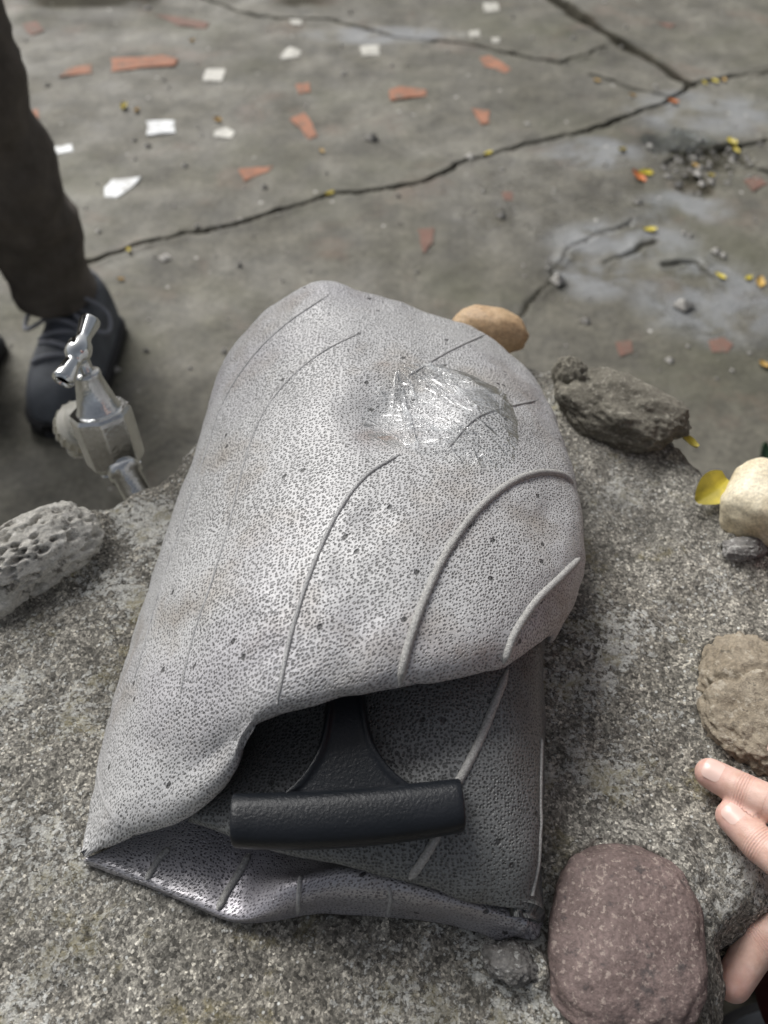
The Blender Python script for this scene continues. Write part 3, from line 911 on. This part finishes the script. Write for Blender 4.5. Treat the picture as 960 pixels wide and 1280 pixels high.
# clear film stuck over the top, wrinkled
TN, TM = 150, 200
tv, tcr, ok = [], [], []
q00, q10, q11, q01 = map(np.array, [(428., 548.), (498., 447.), (642., 482.), (652., 604.)])
hub = np.array([628., 542.]); hub2 = np.array([495., 455.])
for i in range(TN):
    for j in range(TM):
        a, b = i / (TN - 1), j / (TM - 1)
        p = (q00 * (1 - a) + q10 * a) * (1 - b) + (q01 * (1 - a) + q11 * a) * b
        p = p + np.array([math.sin(9 * b + 2) * 3 + math.sin(23 * b) * 1.5, math.sin(11 * b) * 4]) * (abs(a - .5) * 2) ** 4
        l, nn = on(bv_f, *p)
        if l is None: l = tv[-1] if tv else W(p[0], p[1], S + .1); nn = np.array([0, 0, 1.]); 
        tv.append(l); tcr.append((p[0], p[1], nn[0], nn[1], nn[2]))
tv = np.array(tv); tcr = np.array(tcr)
# smooth the stretched film over pores and dents
T3 = tv.reshape(TN, TM, 3)
for _ in range(25):
    T3[1:-1, 1:-1] = (T3[:-2, 1:-1] + T3[2:, 1:-1] + T3[1:-1, :-2] + T3[1:-1, 2:]) / 4
pxy = tcr[:, :2]; tn = tcr[:, 2:]
d1 = pxy - hub; a1 = np.arctan2(d1[:, 1], d1[:, 0]); r1 = np.hypot(*d1.T)
d2 = pxy - hub2; a2 = np.arctan2(d2[:, 1], d2[:, 0]); r2 = np.hypot(*d2.T)
Z0 = np.zeros(len(pxy))
rid1 = 1 - np.abs(fbm(np.stack([a1 * 4.5, r1 * .006, Z0], 1), 1.0, 3, 101)) * 2.4
rid2 = 1 - np.abs(fbm(np.stack([a2 * 5.0, r2 * .008, Z0 + 5], 1), 1.0, 3, 102)) * 2.4
su = (d2 @ (hub - hub2)) / np.linalg.norm(hub - hub2); sv = (d2[:, 0] * (hub - hub2)[1] - d2[:, 1] * (hub - hub2)[0]) / np.linalg.norm(hub - hub2)
rid3 = 1 - np.abs(fbm(np.stack([su * .013 + sv * .01, sv * .075, Z0], 1), 1.0, 3, 103)) * 2.2
zone = np.exp(-((pxy[:, 0] - 560) / 95) ** 4) * np.exp(-((pxy[:, 1] - 520) / 75) ** 4)
h = np.clip(rid1, 0, 1) ** 4 * np.clip((r1 - 22) / 45, 0, 1) * np.exp(-r1 / 150) * 1.25 + np.clip(rid2, 0, 1) ** 4 * np.clip(r2 / 20, 0, 1) * np.exp(-r2 / 130) * 1.2 + np.clip(rid3, 0, 1) ** 4 * .35
h = h * (.05 + .95 * zone)
edge = np.ones((TN, TM)); edge[:] = 1
ei = np.minimum(np.arange(TN), np.arange(TN)[::-1])[:, None]; ej = np.minimum(np.arange(TM), np.arange(TM)[::-1])[None]
edge = np.clip(np.minimum(ei, ej) / 8, 0, 1).ravel()
tv = T3.reshape(-1, 3) + tn * (.0009 + .0052 * h * edge)[:, None]
fa, fbb = np.meshgrid(np.linspace(-1, 1, TN), np.linspace(-1, 1, TM), indexing='ij')
keep = (np.abs(fa) ** 3.2 + np.abs(fbb) ** 3.2).ravel() + fbm(np.stack([fa.ravel() * 2, fbb.ravel() * 2, Z0], 1), 1, 3, 107) * .22 < .97
fq = grid_faces(TN, TM)[:, ::-1]
fq = fq[keep[fq].all(1)]
used = np.unique(fq); remap = np.full(TN * TM, -1); remap[used] = np.arange(len(used))
fq = remap[fq]; tv = tv[used]; h = h[used]; pxy = pxy[used]; Z0 = Z0[used]
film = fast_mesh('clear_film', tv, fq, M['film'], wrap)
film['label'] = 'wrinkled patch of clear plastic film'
point_attr(film, 'fold_glint', np.clip((h - .40) * 2.4, 0, .85) * (.5 + .5 * fbm(np.stack([pxy[:, 0] * .1, pxy[:, 1] * .1, Z0], 1), 1, 2, 104)))  # strength of the painted glints, highest along the wrinkle ridges

# ------------------------------------------------------------------ T handle held in the wrap
g0, g1 = W(291, 1026, S + .066), W(578, 1006, S + .066)
tool = empty('tool_handle', ((g0 + g1) / 2))
tag(tool, 'black plastic T-shaped handle sticking out of the folded foam wrap', 'handle')
hx = (g1 - g0); HL = np.linalg.norm(hx); hx /= HL
hz = np.array([0, -.10, 1.0]); hz -= hx * (hz @ hx); hz /= np.linalg.norm(hz); hy = np.cross(hz, hx)
hm = (g0 + g1) / 2
def LP(x, y, z): return hm + hx * x + hy * y + hz * z
secs = []
for x, k in [(-.5, .86), (-.4975, .95), (-.492, .99)] + [(t, 1.0) for t in np.linspace(-.47, .47, 30)] + [(.492, .99), (.4975, .95), (.5, .86)]:
    ring = []
    bulge = .0022 * (1 - (2 * x) ** 2)
    for q in range(28):
        a = 2 * math.pi * q / 28
        ca, sa = math.cos(a), math.sin(a)
        e = 2 / 2.7
        yy = math.copysign(abs(ca) ** e, ca) * (.0112 + .5 * bulge) - bulge
        zz = math.copysign(abs(sa) ** e, sa) * .0098
        ring.append(LP(x * HL, yy * k, zz * k))
    secs.append(ring)
V = [p for r in secs for p in r]
F = [tuple(int(i) for i in f) for f in grid_faces(len(secs), 28, True)] + [tuple(range(28)), tuple(range((len(secs) - 1) * 28, len(secs) * 28))[::-1]]
mesh('grip', V, F, M['black'], tool)
# neck: flared web with raised rims down both sides
V, F = [], []
ny = 40; nxs = 21
rowsV = []
for i in range(ny):
    t = i / (ny - 1); y = .006 + t * .125
    fl_ = math.exp(-max(0, y - .006) / .0135)
    hw = .0085 + .0275 * fl_ * (1 if y > .008 else 1)
    zc = -.001 + .006 * t
    ring = []
    for q in range(nxs):
        s = -1 + 2 * q / (nxs - 1)
        ridge = .0028 * math.exp(-((abs(s) * hw - (hw - .0022)) / .0013) ** 2)
        ring.append(LP(s * hw + .003 * t, y, zc + .0050 - .0022 * (abs(s) > .985) + ridge))
    for q in range(nxs):
        s = 1 - 2 * q / (nxs - 1)
        ring.append(LP(s * hw + .003 * t, y, zc - .0060))
    rowsV.append(ring)
V = [p for r in rowsV for p in r]
mm = 2 * nxs
F = [tuple(int(k) for k in f) for f in grid_faces(ny, mm, True)] + [tuple(range(mm)), tuple(range((ny - 1) * mm, ny * mm))[::-1]]
mesh('neck', V, F, M['black'], tool)

# ------------------------------------------------------------------ tap
TB = W(147, 578, S - .03)
tap = empty('water_tap', TB)
tag(tap, 'shiny metal water tap with a T lever standing off the plinth edge', 'tap')
ax = np.array([-.12, .30, 1.0]); ax /= np.linalg.norm(ax)
V, F = lathe(TB, ax, [(-.004, .016), (0, .0195), (.004, .0225), (.040, .0232), (.043, .0230), (.0465, .0205)], 8, .3)
o = mesh('valve_body', V, F, M['metal'], tap, smooth=False)
bv = o.modifiers.new('b', 'BEVEL'); bv.width = .0012; bv.segments = 2
mesh('bonnet', *lathe(TB, ax, [(.044, .0172), (.048, .0165), (.050, .0150), (.072, .0098), (.0735, .0103), (.0765, .0100), (.077, .0088), (.0772, .006)], 36), M['metal'], tap)
mesh('stem', *lathe(TB, ax, [(.074, .0058), (.088, .0056), (.090, .0068), (.093, .0068)], 24), M['metal'], tap)
hub_ = TB + ax * .093
ld = np.array([.07, .80, .30]); ld -= ax * (ld @ ax) * .35; ld /= np.linalg.norm(ld)
lever = mesh('lever', *merge(lathe(hub_ - ld * .010, ld, [(0, .0035), (.002, .0064), (.006, .0088), (.011, .0092), (.016, .0082), (.020, .0058), (.024, .0052), (.037, .0074), (.039, .0071), (.0396, .0055)], 28),
                             lathe(hub_ - ld * .006, -ld * .9 + np.array([-.13, 0, 0]), [(0, .0055), (.005, .0058), (.020, .0080), (.0215, .0076), (.022, .005)], 28)), M['chrome'], tap)
wallp = np.array([-.160, .350, S - .045])
d = wallp - (TB + ax * .012)
mesh('inlet_pipe', *lathe(TB + ax * .012, d, [(.0, .0115), (.016, .0118), (.0165, .0128), (.026, .0128), (.0265, .0108), (np.linalg.norm(d) + .02, .0108)], 28), M['metal'], tap)
sp0 = TB + ax * .018; sp1 = W(96, 540, S - .035)
path = spline_curve([sp0, sp0 * .45 + sp1 * .55 + np.array([0, 0, .004]), sp1, sp1 + np.array([-.010, .010, -.03])], 24)
mesh('spout', *tube(path, .0095, 20), M['metal'], tap)
ca = np.array([-.42, .25, -.85]); cb = W(106, 520, S - .018)
conn = mesh('hose_connector', *lathe(cb, ca, [(0, .006), (.001, .0135), (.004, .0150), (.010, .0155), (.0105, .0195), (.013, .0205), (.028, .0200), (.030, .0165), (.031, .008)], 40), M['whiteplastic'], tap)
a_, u_, v_ = frame_from(ca)
for k in range(20):
    t_ = 2 * math.pi * k / 20
    rdir = math.cos(t_) * u_ + math.sin(t_) * v_
    mesh('grip_rib', *tube([cb + a_ * .013 + rdir * .0205, cb + a_ * .020 + rdir * .0208, cb + a_ * .028 + rdir * .0200], [.0014, .0017, .0013], 6), M['whiteplastic'], conn)

# ------------------------------------------------------------------ leaves
def leaf_mesh(seed, L, wd, curl):
    r = np.random.default_rng(seed); n, m = 10, 7; V = []
    for i in range(n):
        t = i / (n - 1); hw = wd * math.sin(math.pi * min(1, t * .93 + .05)) ** .7 * (1 - .35 * t)
        for j in range(m):
            s = -1 + 2 * j / (m - 1)
            V.append((s * hw, (t - .5) * L, curl * (s * s * wd * 1.1 + (t - .5) ** 2 * L * .6) + .0006 * math.sin(9 * t + s * 4)))
    me = bpy.data.meshes.new('fallen_leaf')
    me.from_pydata(V, [], [tuple(int(k) for k in f) for f in grid_faces(n, m)]); me.update()
    return me
lm = []
for k in range(3):
    me = leaf_mesh(k, .036, .011, .25 + .15 * k)
    lm.append(me)
def leaf(px, py, z, mat, size, rz, label, group=None, tilt=(0, 0), kind=None):
    p = W(px, py, z)
    if z == 0: p[2] = ground_z(p[0], p[1]) + .002
    me = lm[random.randrange(3)].copy()
    o = link('fallen_leaf', me, mat)
    o.location = p; o.scale = (size,) * 3; o.rotation_euler = (tilt[0], tilt[1], rz)
    tag(o, label, 'leaf', group)
    return o
ZONE = {'c': 'lying along the crack in the concrete ground', 't': 'lying on the concrete among the tile pieces', 'r': 'beside the heap of rubble and the puddle', 'o': 'on the pale patched concrete past the dark rough stone'}
for px, py, sz, zn, yel in [(610, 192, .9, 'c', 1), (777, 190, .9, 'r', 1), (812, 288, 1.1, 'o', 1), (900, 345, 1.0, 'o', 1), (950, 353, 1.3, 'o', 0), (915, 178, 1.2, 'r', 1), (920, 186, 1.0, 'r', 1), (745, 103, .9, 'c', 0), (893, 102, .9, 'c', 1), (880, 104, .8, 'c', 1), (905, 101, .8, 'c', 0), (870, 203, .8, 'r', 0),
                   (888, 221, .7, 'r', 1), (155, 135, 1.2, 't', 1), (171, 138, .9, 't', 0), (272, 150, 1.0, 't', 0), (402, 190, .7, 't', 0), (412, 244, .9, 'c', 1), (162, 316, .7, 'c', 1), (790, 120, .7, 'c', 0), (955, 457, .9, 'o', 0), (240, 52, .8, 't', 0), (935, 348, .8, 'o', 1), (152, 352, .6, 'c', 0)]:
    leaf(px, py, 0, M['leaf'] if yel else M['leaf2'], sz * .68, random.uniform(0, 6.3), ('small bright yellow leaf ' if yel else 'small ochre leaf ') + ZONE[zn], 'leaves fallen on the concrete', (random.uniform(-.2, .2), random.uniform(-.2, .2)))
leaf(797, 222, 0, M['leaf3'], 1.1, .6, 'bright orange leaf fallen on the wet concrete', None, (.2, .1))
leaf(806, 217, 0, M['leaf'], 1.1, 1.9, 'yellow leaf lying against the orange leaf on the concrete', None, (.15, -.1))
leaf(840, 129, 0, M['leaf3'], .8, 1.2, 'small orange leaf caught in the crack junction', None, (.1, 0))
leaf(858, 551, S + .004, M['leaf'], .5, .9, 'tiny yellow leaf beside the dark rough stone', None, (.3, .2))
leaf(955, 578, 0, M['greenleaf'], 1.6, .2, 'dark green leaf on the ground beyond the cream pebble', None, (.5, .2))
# the large leaf leaning on the cream pebble
V = []
c0 = W(892, 611, S + .012); n, m = 12, 9
tipp, basep = W(870, 627, S + .006), W(908, 598, S + .016)
dl = basep - tipp; LL = np.linalg.norm(dl); dl /= LL
sd = np.cross(dl, np.array([-.15, -.55, .8])); sd /= np.linalg.norm(sd); up_ = np.cross(sd, dl)
for i in range(n):
    t = i / (n - 1); hw = .0115 * math.sin(math.pi * min(1, (t * .82 + .03))) ** .75
    for j in range(m):
        s = -1 + 2 * j / (m - 1)
        V.append(tipp + dl * LL * t + sd * s * hw + up_ * (abs(s) * hw * .45 + .002 * math.sin(3 * t)))
o = mesh('fallen_leaf', V, [tuple(int(k) for k in f) for f in grid_faces(n, m)], M['leaf'])
tag(o, 'folded bright yellow leaf leaning against the cream pebble', 'leaf')

# ------------------------------------------------------------------ standing adult
def loft_fold(me, seed, amp, sc=(14, 14, 5)):
    V = co(me); N_ = vnormals(me)
    Q = V * np.array(sc)
    dd = (1 - np.abs(fbm(Q, 1.0, 3, seed)) * 2) * amp + fbm(V, 9, 3, seed + 3) * amp
    setco(me, V + N_ * dd[:, None])

ad = empty('person', (-.6, 1.02, 0))
tag(ad, 'standing person in dark brown trousers and navy lace-up shoes', 'person')
FX, FY = -.512, 1.070           # ankle of the leg in view
OX, OY = -.668, 1.0
hip = .90
legs = []
for (x, y, kx) in ((FX, FY, -.525), (OX, OY, -.705)):
    s = -.56 if x == FX else -.70
    legs += [capsule((x, y, .10), .061, (kx, y - .035, .48), .080), capsule((kx, y - .035, .48), .080, (s, 1.03, .86), .098),
             capsule((x, y - .006, .11), .064, (x, y - .012, .15), .064)]
legs += [capsule((-.57, 1.03, .90), .11, (-.69, 1.03, .90), .11), capsule((-.58, 1.03, .98), .105, (-.68, 1.03, .98), .105)]
me = remeshed('trousers', legs, .009, 6)
loft_fold(me, 200, .0065, (8, 8, 16))
V = co(me); V[:, 2] = np.maximum(V[:, 2], .118); setco(me, V)
link('trousers', me, M['trousers'], ad)
jk = [capsule((-.56, 1.03, .95), .12, (-.70, 1.03, .95), .12), capsule((-.54, 1.03, 1.25), .13, (-.72, 1.03, 1.25), .13), capsule((-.50, 1.04, 1.40), .075, (-.76, 1.04, 1.40), .075),
      capsule((-.56, 1.03, .95), .12, (-.55, 1.03, 1.3), .12), capsule((-.70, 1.03, .95), .12, (-.71, 1.03, 1.3), .12)]
for sg in (-1, 1):
    sx = -.63 + sg * .17
    jk += [capsule((sx, 1.04, 1.39), .062, (sx + sg * .05, 1.05, 1.12), .052), capsule((sx + sg * .05, 1.05, 1.12), .052, (sx + sg * .04, .98, .90), .042)]
me = remeshed('jacket', jk, .012, 6); loft_fold(me, 220, .006)
link('jacket', me, M['jacket'], ad)
bd = [capsule((-.63, 1.03, 1.38), .055, (-.63, 1.02, 1.52), .052), capsule((-.63, 1.01, 1.60), .078, (-.63, 1.02, 1.67), .090), capsule((-.63, .985, 1.53), .045, (-.63, .98, 1.57), .055),
      capsule((-.63, .93, 1.60), .012, (-.63, .92, 1.575), .015)]
for sg in (-1, 1):
    bd.append(capsule((-.63 + sg * .088, 1.02, 1.62), .014, (-.63 + sg * .09, 1.02, 1.585), .012))
    hx0 = np.array([-.63 + sg * .21, .98, .91]); pal = hx0 + np.array([0, -.02, -.12])
    bd += [capsule(hx0, .030, hx0 + np.array([0, -.01, -.06]), .028), capsule(hx0 + np.array([0, -.005, -.06]), .03, pal, .026)]
    for f in range(4):
        o0 = pal + np.array([0, -.03 + f * .02, 0]); bd.append(capsule(o0, .011, o0 + np.array([-sg * .012, -.005, -.075 + .008 * abs(f - 1.5)]), .008))
    bd.append(capsule(hx0 + np.array([0, -.03, -.07]), .013, hx0 + np.array([-sg * .01, -.055, -.12]), .009))
bd += [capsule((-.63, 1.03, 1.38), .06, (-.63, 1.03, .95), .08)]
for sg in (-1, 1):
    sx = -.63 + sg * .17
    bd += [capsule((-.63, 1.03, 1.38), .05, (sx, 1.04, 1.385), .042), capsule((sx, 1.04, 1.385), .042, (sx + sg * .05, 1.05, 1.12), .034), capsule((sx + sg * .05, 1.05, 1.12), .034, (-.63 + sg * .21, .98, .91), .027)]
link('body', remeshed('body', bd, .005, 4), M['skin'], ad)
link('hair', remeshed('hair', [capsule((-.63, 1.035, 1.66), .093, (-.63, 1.045, 1.69), .088), capsule((-.63, 1.06, 1.58), .07, (-.63, 1.05, 1.66), .085)], .008, 3), M['hair'], ad)

def shoe(x, y, rz, parent):
    """toe towards -Y before turning"""
    n, m = 34, 26
    ca_, sa_ = math.cos(rz), math.sin(rz)
    def T(px, py, pz): return (x + ca_ * px - sa_ * py, y + sa_ * px + ca_ * py, pz)
    def prof(t):   # t 0 heel .. 1 toe
        hw = .036 + .012 * math.sin(math.pi * min(1, t * 1.05)) + .007 * math.exp(-((t - .72) / .18) ** 2)
        e = min(1, (1 - t) / .12); b = min(1, t / .08)
        hw *= math.sqrt(max(0, 1 - (1 - e) ** 2)) * math.sqrt(max(.05, 1 - (1 - b) ** 2)) if t > 0 else .3
        hgt = .095 if t < .33 else .095 - (t - .33) / .67 * .052
        hgt *= math.sqrt(max(.08, 1 - (1 - min(1, (1 - t) / .16)) ** 2))
        return max(hw, .004), hgt
    V = []
    for i in range(n):
        t = i / (n - 1); hw, hg = prof(t); py = .085 - t * .275
        for j in range(m):
            a = math.pi * j / (m - 1)
            s, u = math.cos(a), math.sin(a)
            V.append(T(hw * math.copysign(abs(s) ** .7, s), py, .022 + hg * u ** .75))
    F = [tuple(int(k) for k in f) for f in grid_faces(n, m)]
    up = mesh('shoe', V, F, M['shoe'], parent)
    V = []
    for i in range(n):
        t = i / (n - 1); hw, _ = prof(t); py = .087 - t * .282
        V += [T(-hw - .005, py, .002), T(hw + .005, py, .002), T(hw + .006, py, .024), T(hw * .8, py, .030), T(-hw * .8, py, .030), T(-hw - .006, py, .024)]
    F = [tuple(int(k) for k in f) for f in grid_faces(n, 6, True)] + [tuple(range(6)), tuple(range((n - 1) * 6, n * 6))[::-1]]
    mesh('sole', V, F, M['sole'], up)
    for k in range(5):
        t = .40 + k * .075; hw, hg = prof(t); py = .085 - t * .275
        pts = [T(s * hw * .62, py + .008 * s * (-1) ** k, .022 + hg * max(0, 1 - (abs(s) * .62) ** 2.2) ** .36 + .003) for s in np.linspace(-1, 1, 11)]
        mesh('lace', *tube(pts, .0042, 8), M['lace'], up)
    hw, hg = prof(.36); py = .085 - .37 * .275; z = .022 + hg
    for sg in (-1, 1):
        pts = spline_curve([T(0, py, z + .006), T(sg * .03, py + .004, z + .012), T(sg * .062, py - .002, z - .012), T(sg * .066, py - .028, z - .026), T(sg * .04, py - .034, z - .012), T(0, py - .004, z + .006)], 30)
        mesh('lace', *tube(pts, .0034, 8), M['lace'], up)
shoe(FX + .020, FY - .020, math.radians(-4), ad)
shoe(OX - .02, OY, math.radians(-12), ad)

# ------------------------------------------------------------------ person whose hand rests on the plinth edge
ch = empty('person', (.50, .10, 0))
tag(ch, 'person in red whose fingers rest on the plinth edge beside the tan stone', 'person')
def WJ(px, py, z): return W(px, py, S + z)
fin = {
    'middle': [WJ(888, 967, .013), WJ(930, 989, .017), WJ(990, 1014, .026), WJ(1075, 1052, .026)],
    'index': [WJ(914, 1021, .012), WJ(950, 1056, .016), WJ(1000, 1096, .024), WJ(1066, 1118, .026)],
    'ring': [WJ(966, 936, .012), WJ(1000, 956, .016), WJ(1045, 980, .024), WJ(1095, 1005, .024)],
    'little': [WJ(1030, 925, .011), WJ(1058, 940, .015), WJ(1090, 955, .020), WJ(1122, 968, .020)],
    'thumb': [WJ(916, 1230, -.040), WJ(950, 1172, -.030), WJ(1030, 1145, -.012), WJ(1120, 1110, .004)],
}
rads = {'middle': (.0082, .0092, .0098, .0105), 'index': (.0080, .0092, .0100, .0108), 'ring': (.0076, .0086, .0094, .010), 'little': (.0066, .0074, .0082, .009), 'thumb': (.0090, .0105, .0115, .014)}
wrist = np.array([.335, .085, S + .012]); elbow = np.array([.49, -.03, S - .08])
cx, cy = .485, .13
parts = []
for k, J in fin.items():
    r = rads[k]
    for a in range(3):
        mp = (J[a] + J[a + 1]) / 2; mr = (r[a] + r[a + 1]) / 2 * (.95 if a else 1.0)
        parts += [capsule(J[a], r[a], mp, mr, 20, 8), capsule(mp, mr, J[a + 1], r[a + 1] * 1.02, 20, 8)]
    if k != 'thumb': parts.append(capsule(J[3], r[3] + .001, wrist, .021, 20, 8))
    else: parts.append(capsule(J[3], r[3], wrist, .020, 20, 8))
parts.append(capsule(wrist, .0235, wrist * .7 + elbow * .3, .027, 20, 8))
# head, neck and the other hand of the same body, joined into the one mesh
oth = [capsule((cx, cy, .84), .045, (cx - .01, cy, .93), .043), capsule((cx - .015, cy, .99), .070, (cx, cy, 1.05), .084), capsule((cx - .05, cy, .94), .036, (cx - .055, cy, .97), .045), capsule((cx - .098, cy, .995), .010, (cx - .106, cy, .975), .013)]
for sg in (-1, 1): oth.append(capsule((cx, cy + sg * .08, 1.01), .013, (cx, cy + sg * .082, .975), .011))
ow = np.array([cx - .02, cy + .20, .50])
oth += [capsule(ow, .022, ow + np.array([-.01, 0, -.07]), .024)]
for f in range(4):
    o0 = ow + np.array([-.028 + f * .016, 0, -.08]); oth.append(capsule(o0, .009, o0 + np.array([-.004, -.008, -.058 + .006 * abs(f - 1.5)]), .0066))
oth.append(capsule(ow + np.array([-.02, 0, -.03]), .010, ow + np.array([-.045, -.01, -.075]), .008))
sh = np.array([cx, cy - .11, .815]); so = np.array([cx, cy + .12, .81])
oth += [capsule(wrist, .0235, elbow, .030), capsule(elbow, .030, sh, .034), capsule((cx, cy, .90), .04, (cx, cy, .45), .06), capsule(sh, .034, so, .034), capsule(so, .033, (cx + .01, cy + .19, .64), .028), capsule((cx + .01, cy + .19, .64), .028, ow, .021)]
hand = remeshed('body', parts + oth, .0015, 5, .5)
cb_ = link('body', hand, M['skin'], ch)
HV = co(hand); along = np.full(len(HV), .02); tipm = np.zeros(len(HV)); bestd = np.full(len(HV), 9.0)
for k, J in fin.items():
    for q in (1, 2):
        dv = (J[q - 1] - J[q + 1]); dv /= np.linalg.norm(dv)
        rel = HV - J[q]; a = rel @ dv; rad_d = np.linalg.norm(rel - a[:, None] * dv, axis=1)
        m = (rad_d < rads[k][q] * 1.35) & (np.abs(a) < .014) & (np.abs(a) + rad_d * .3 < bestd)
        along[m] = a[m]; bestd[m] = (np.abs(a) + rad_d * .3)[m]
    tipm = np.maximum(tipm, np.clip(1.6 - np.linalg.norm(HV - J[0], axis=1) / (rads[k][0] * 1.1), 0, 1))
point_attr(cb_, 'along', along); point_attr(cb_, 'tip', tipm)
for k in ('middle', 'index', 'ring'):
    J = fin[k]; d = J[0] - J[1]; L_ = np.linalg.norm(d); d /= L_
    upv = np.array([-.1, -.1, 1.0]) if k != 'thumb' else np.array([.1, -.5, .9])
    upv -= d * (upv @ d); upv /= np.linalg.norm(upv); sdv = np.cross(d, upv)
    r0 = rads[k][0]; V = []
    n, m = 12, 11
    for i in range(n):
        t = i / (n - 1)
        for j in range(m):
            s = -1 + 2 * j / (m - 1)
            ang = s * .74 * (1 - .3 * abs(2 * t - 1) ** 5)
            x = (t - .62) * r0 * 1.15
            rr = math.sqrt(max(.05 * r0 * r0, r0 * r0 - max(0, x) ** 2 * .8)) * 1.0 + .00022
            V.append(J[0] + d * x + sdv * math.sin(ang) * rr + upv * math.cos(ang) * rr)
    mesh('fingernail', V, [tuple(int(q) for q in f) for f in grid_faces(n, m)], M['nail'], cb_)
sl = [capsule(wrist * .80 + elbow * .20, .036, elbow, .046), capsule(elbow, .046, sh, .054), capsule(sh, .056, so, .056),
      capsule((cx, cy - .055, .45), .10, (cx, cy - .05, .78), .09), capsule((cx, cy + .055, .45), .10, (cx, cy + .05, .78), .09), capsule((.355, .085, .20), .075, (.42, .10, .52), .085), capsule((.42, .13, .20), .08, (.46, .13, .5), .09),
      capsule(so, .05, (cx + .01, cy + .19, .64), .044), capsule((cx + .01, cy + .19, .64), .044, (cx - .02, cy + .20, .53), .036)]
me = remeshed('jersey', sl, .006, 5); loft_fold(me, 240, .004, (20, 20, 20)); link('jersey', me, M['red_cloth'], ch)
tr = [capsule((cx, cy - .05, .44), .088, (cx, cy + .05, .44), .088)]
for sg in (-1, 1): tr += [capsule((cx, cy + sg * .06, .42), .078, (cx - .01, cy + sg * .065, .24), .058), capsule((cx - .01, cy + sg * .065, .24), .058, (cx, cy + sg * .07, .075), .052)]
me = remeshed('trousers', tr, .008, 5); loft_fold(me, 250, .004, (20, 20, 20)); link('trousers', me, M['blue_cloth'], ch)
link('hair', remeshed('hair', [capsule((cx + .02, cy, 1.04), .085, (cx + .022, cy, 1.07), .082), capsule((cx + .05, cy, .96), .06, (cx + .035, cy, 1.03), .08)], .007, 3), M['hair'], ch)
for sg in (-1, 1): shoe(cx, cy + sg * .07, math.radians(-90), ch)
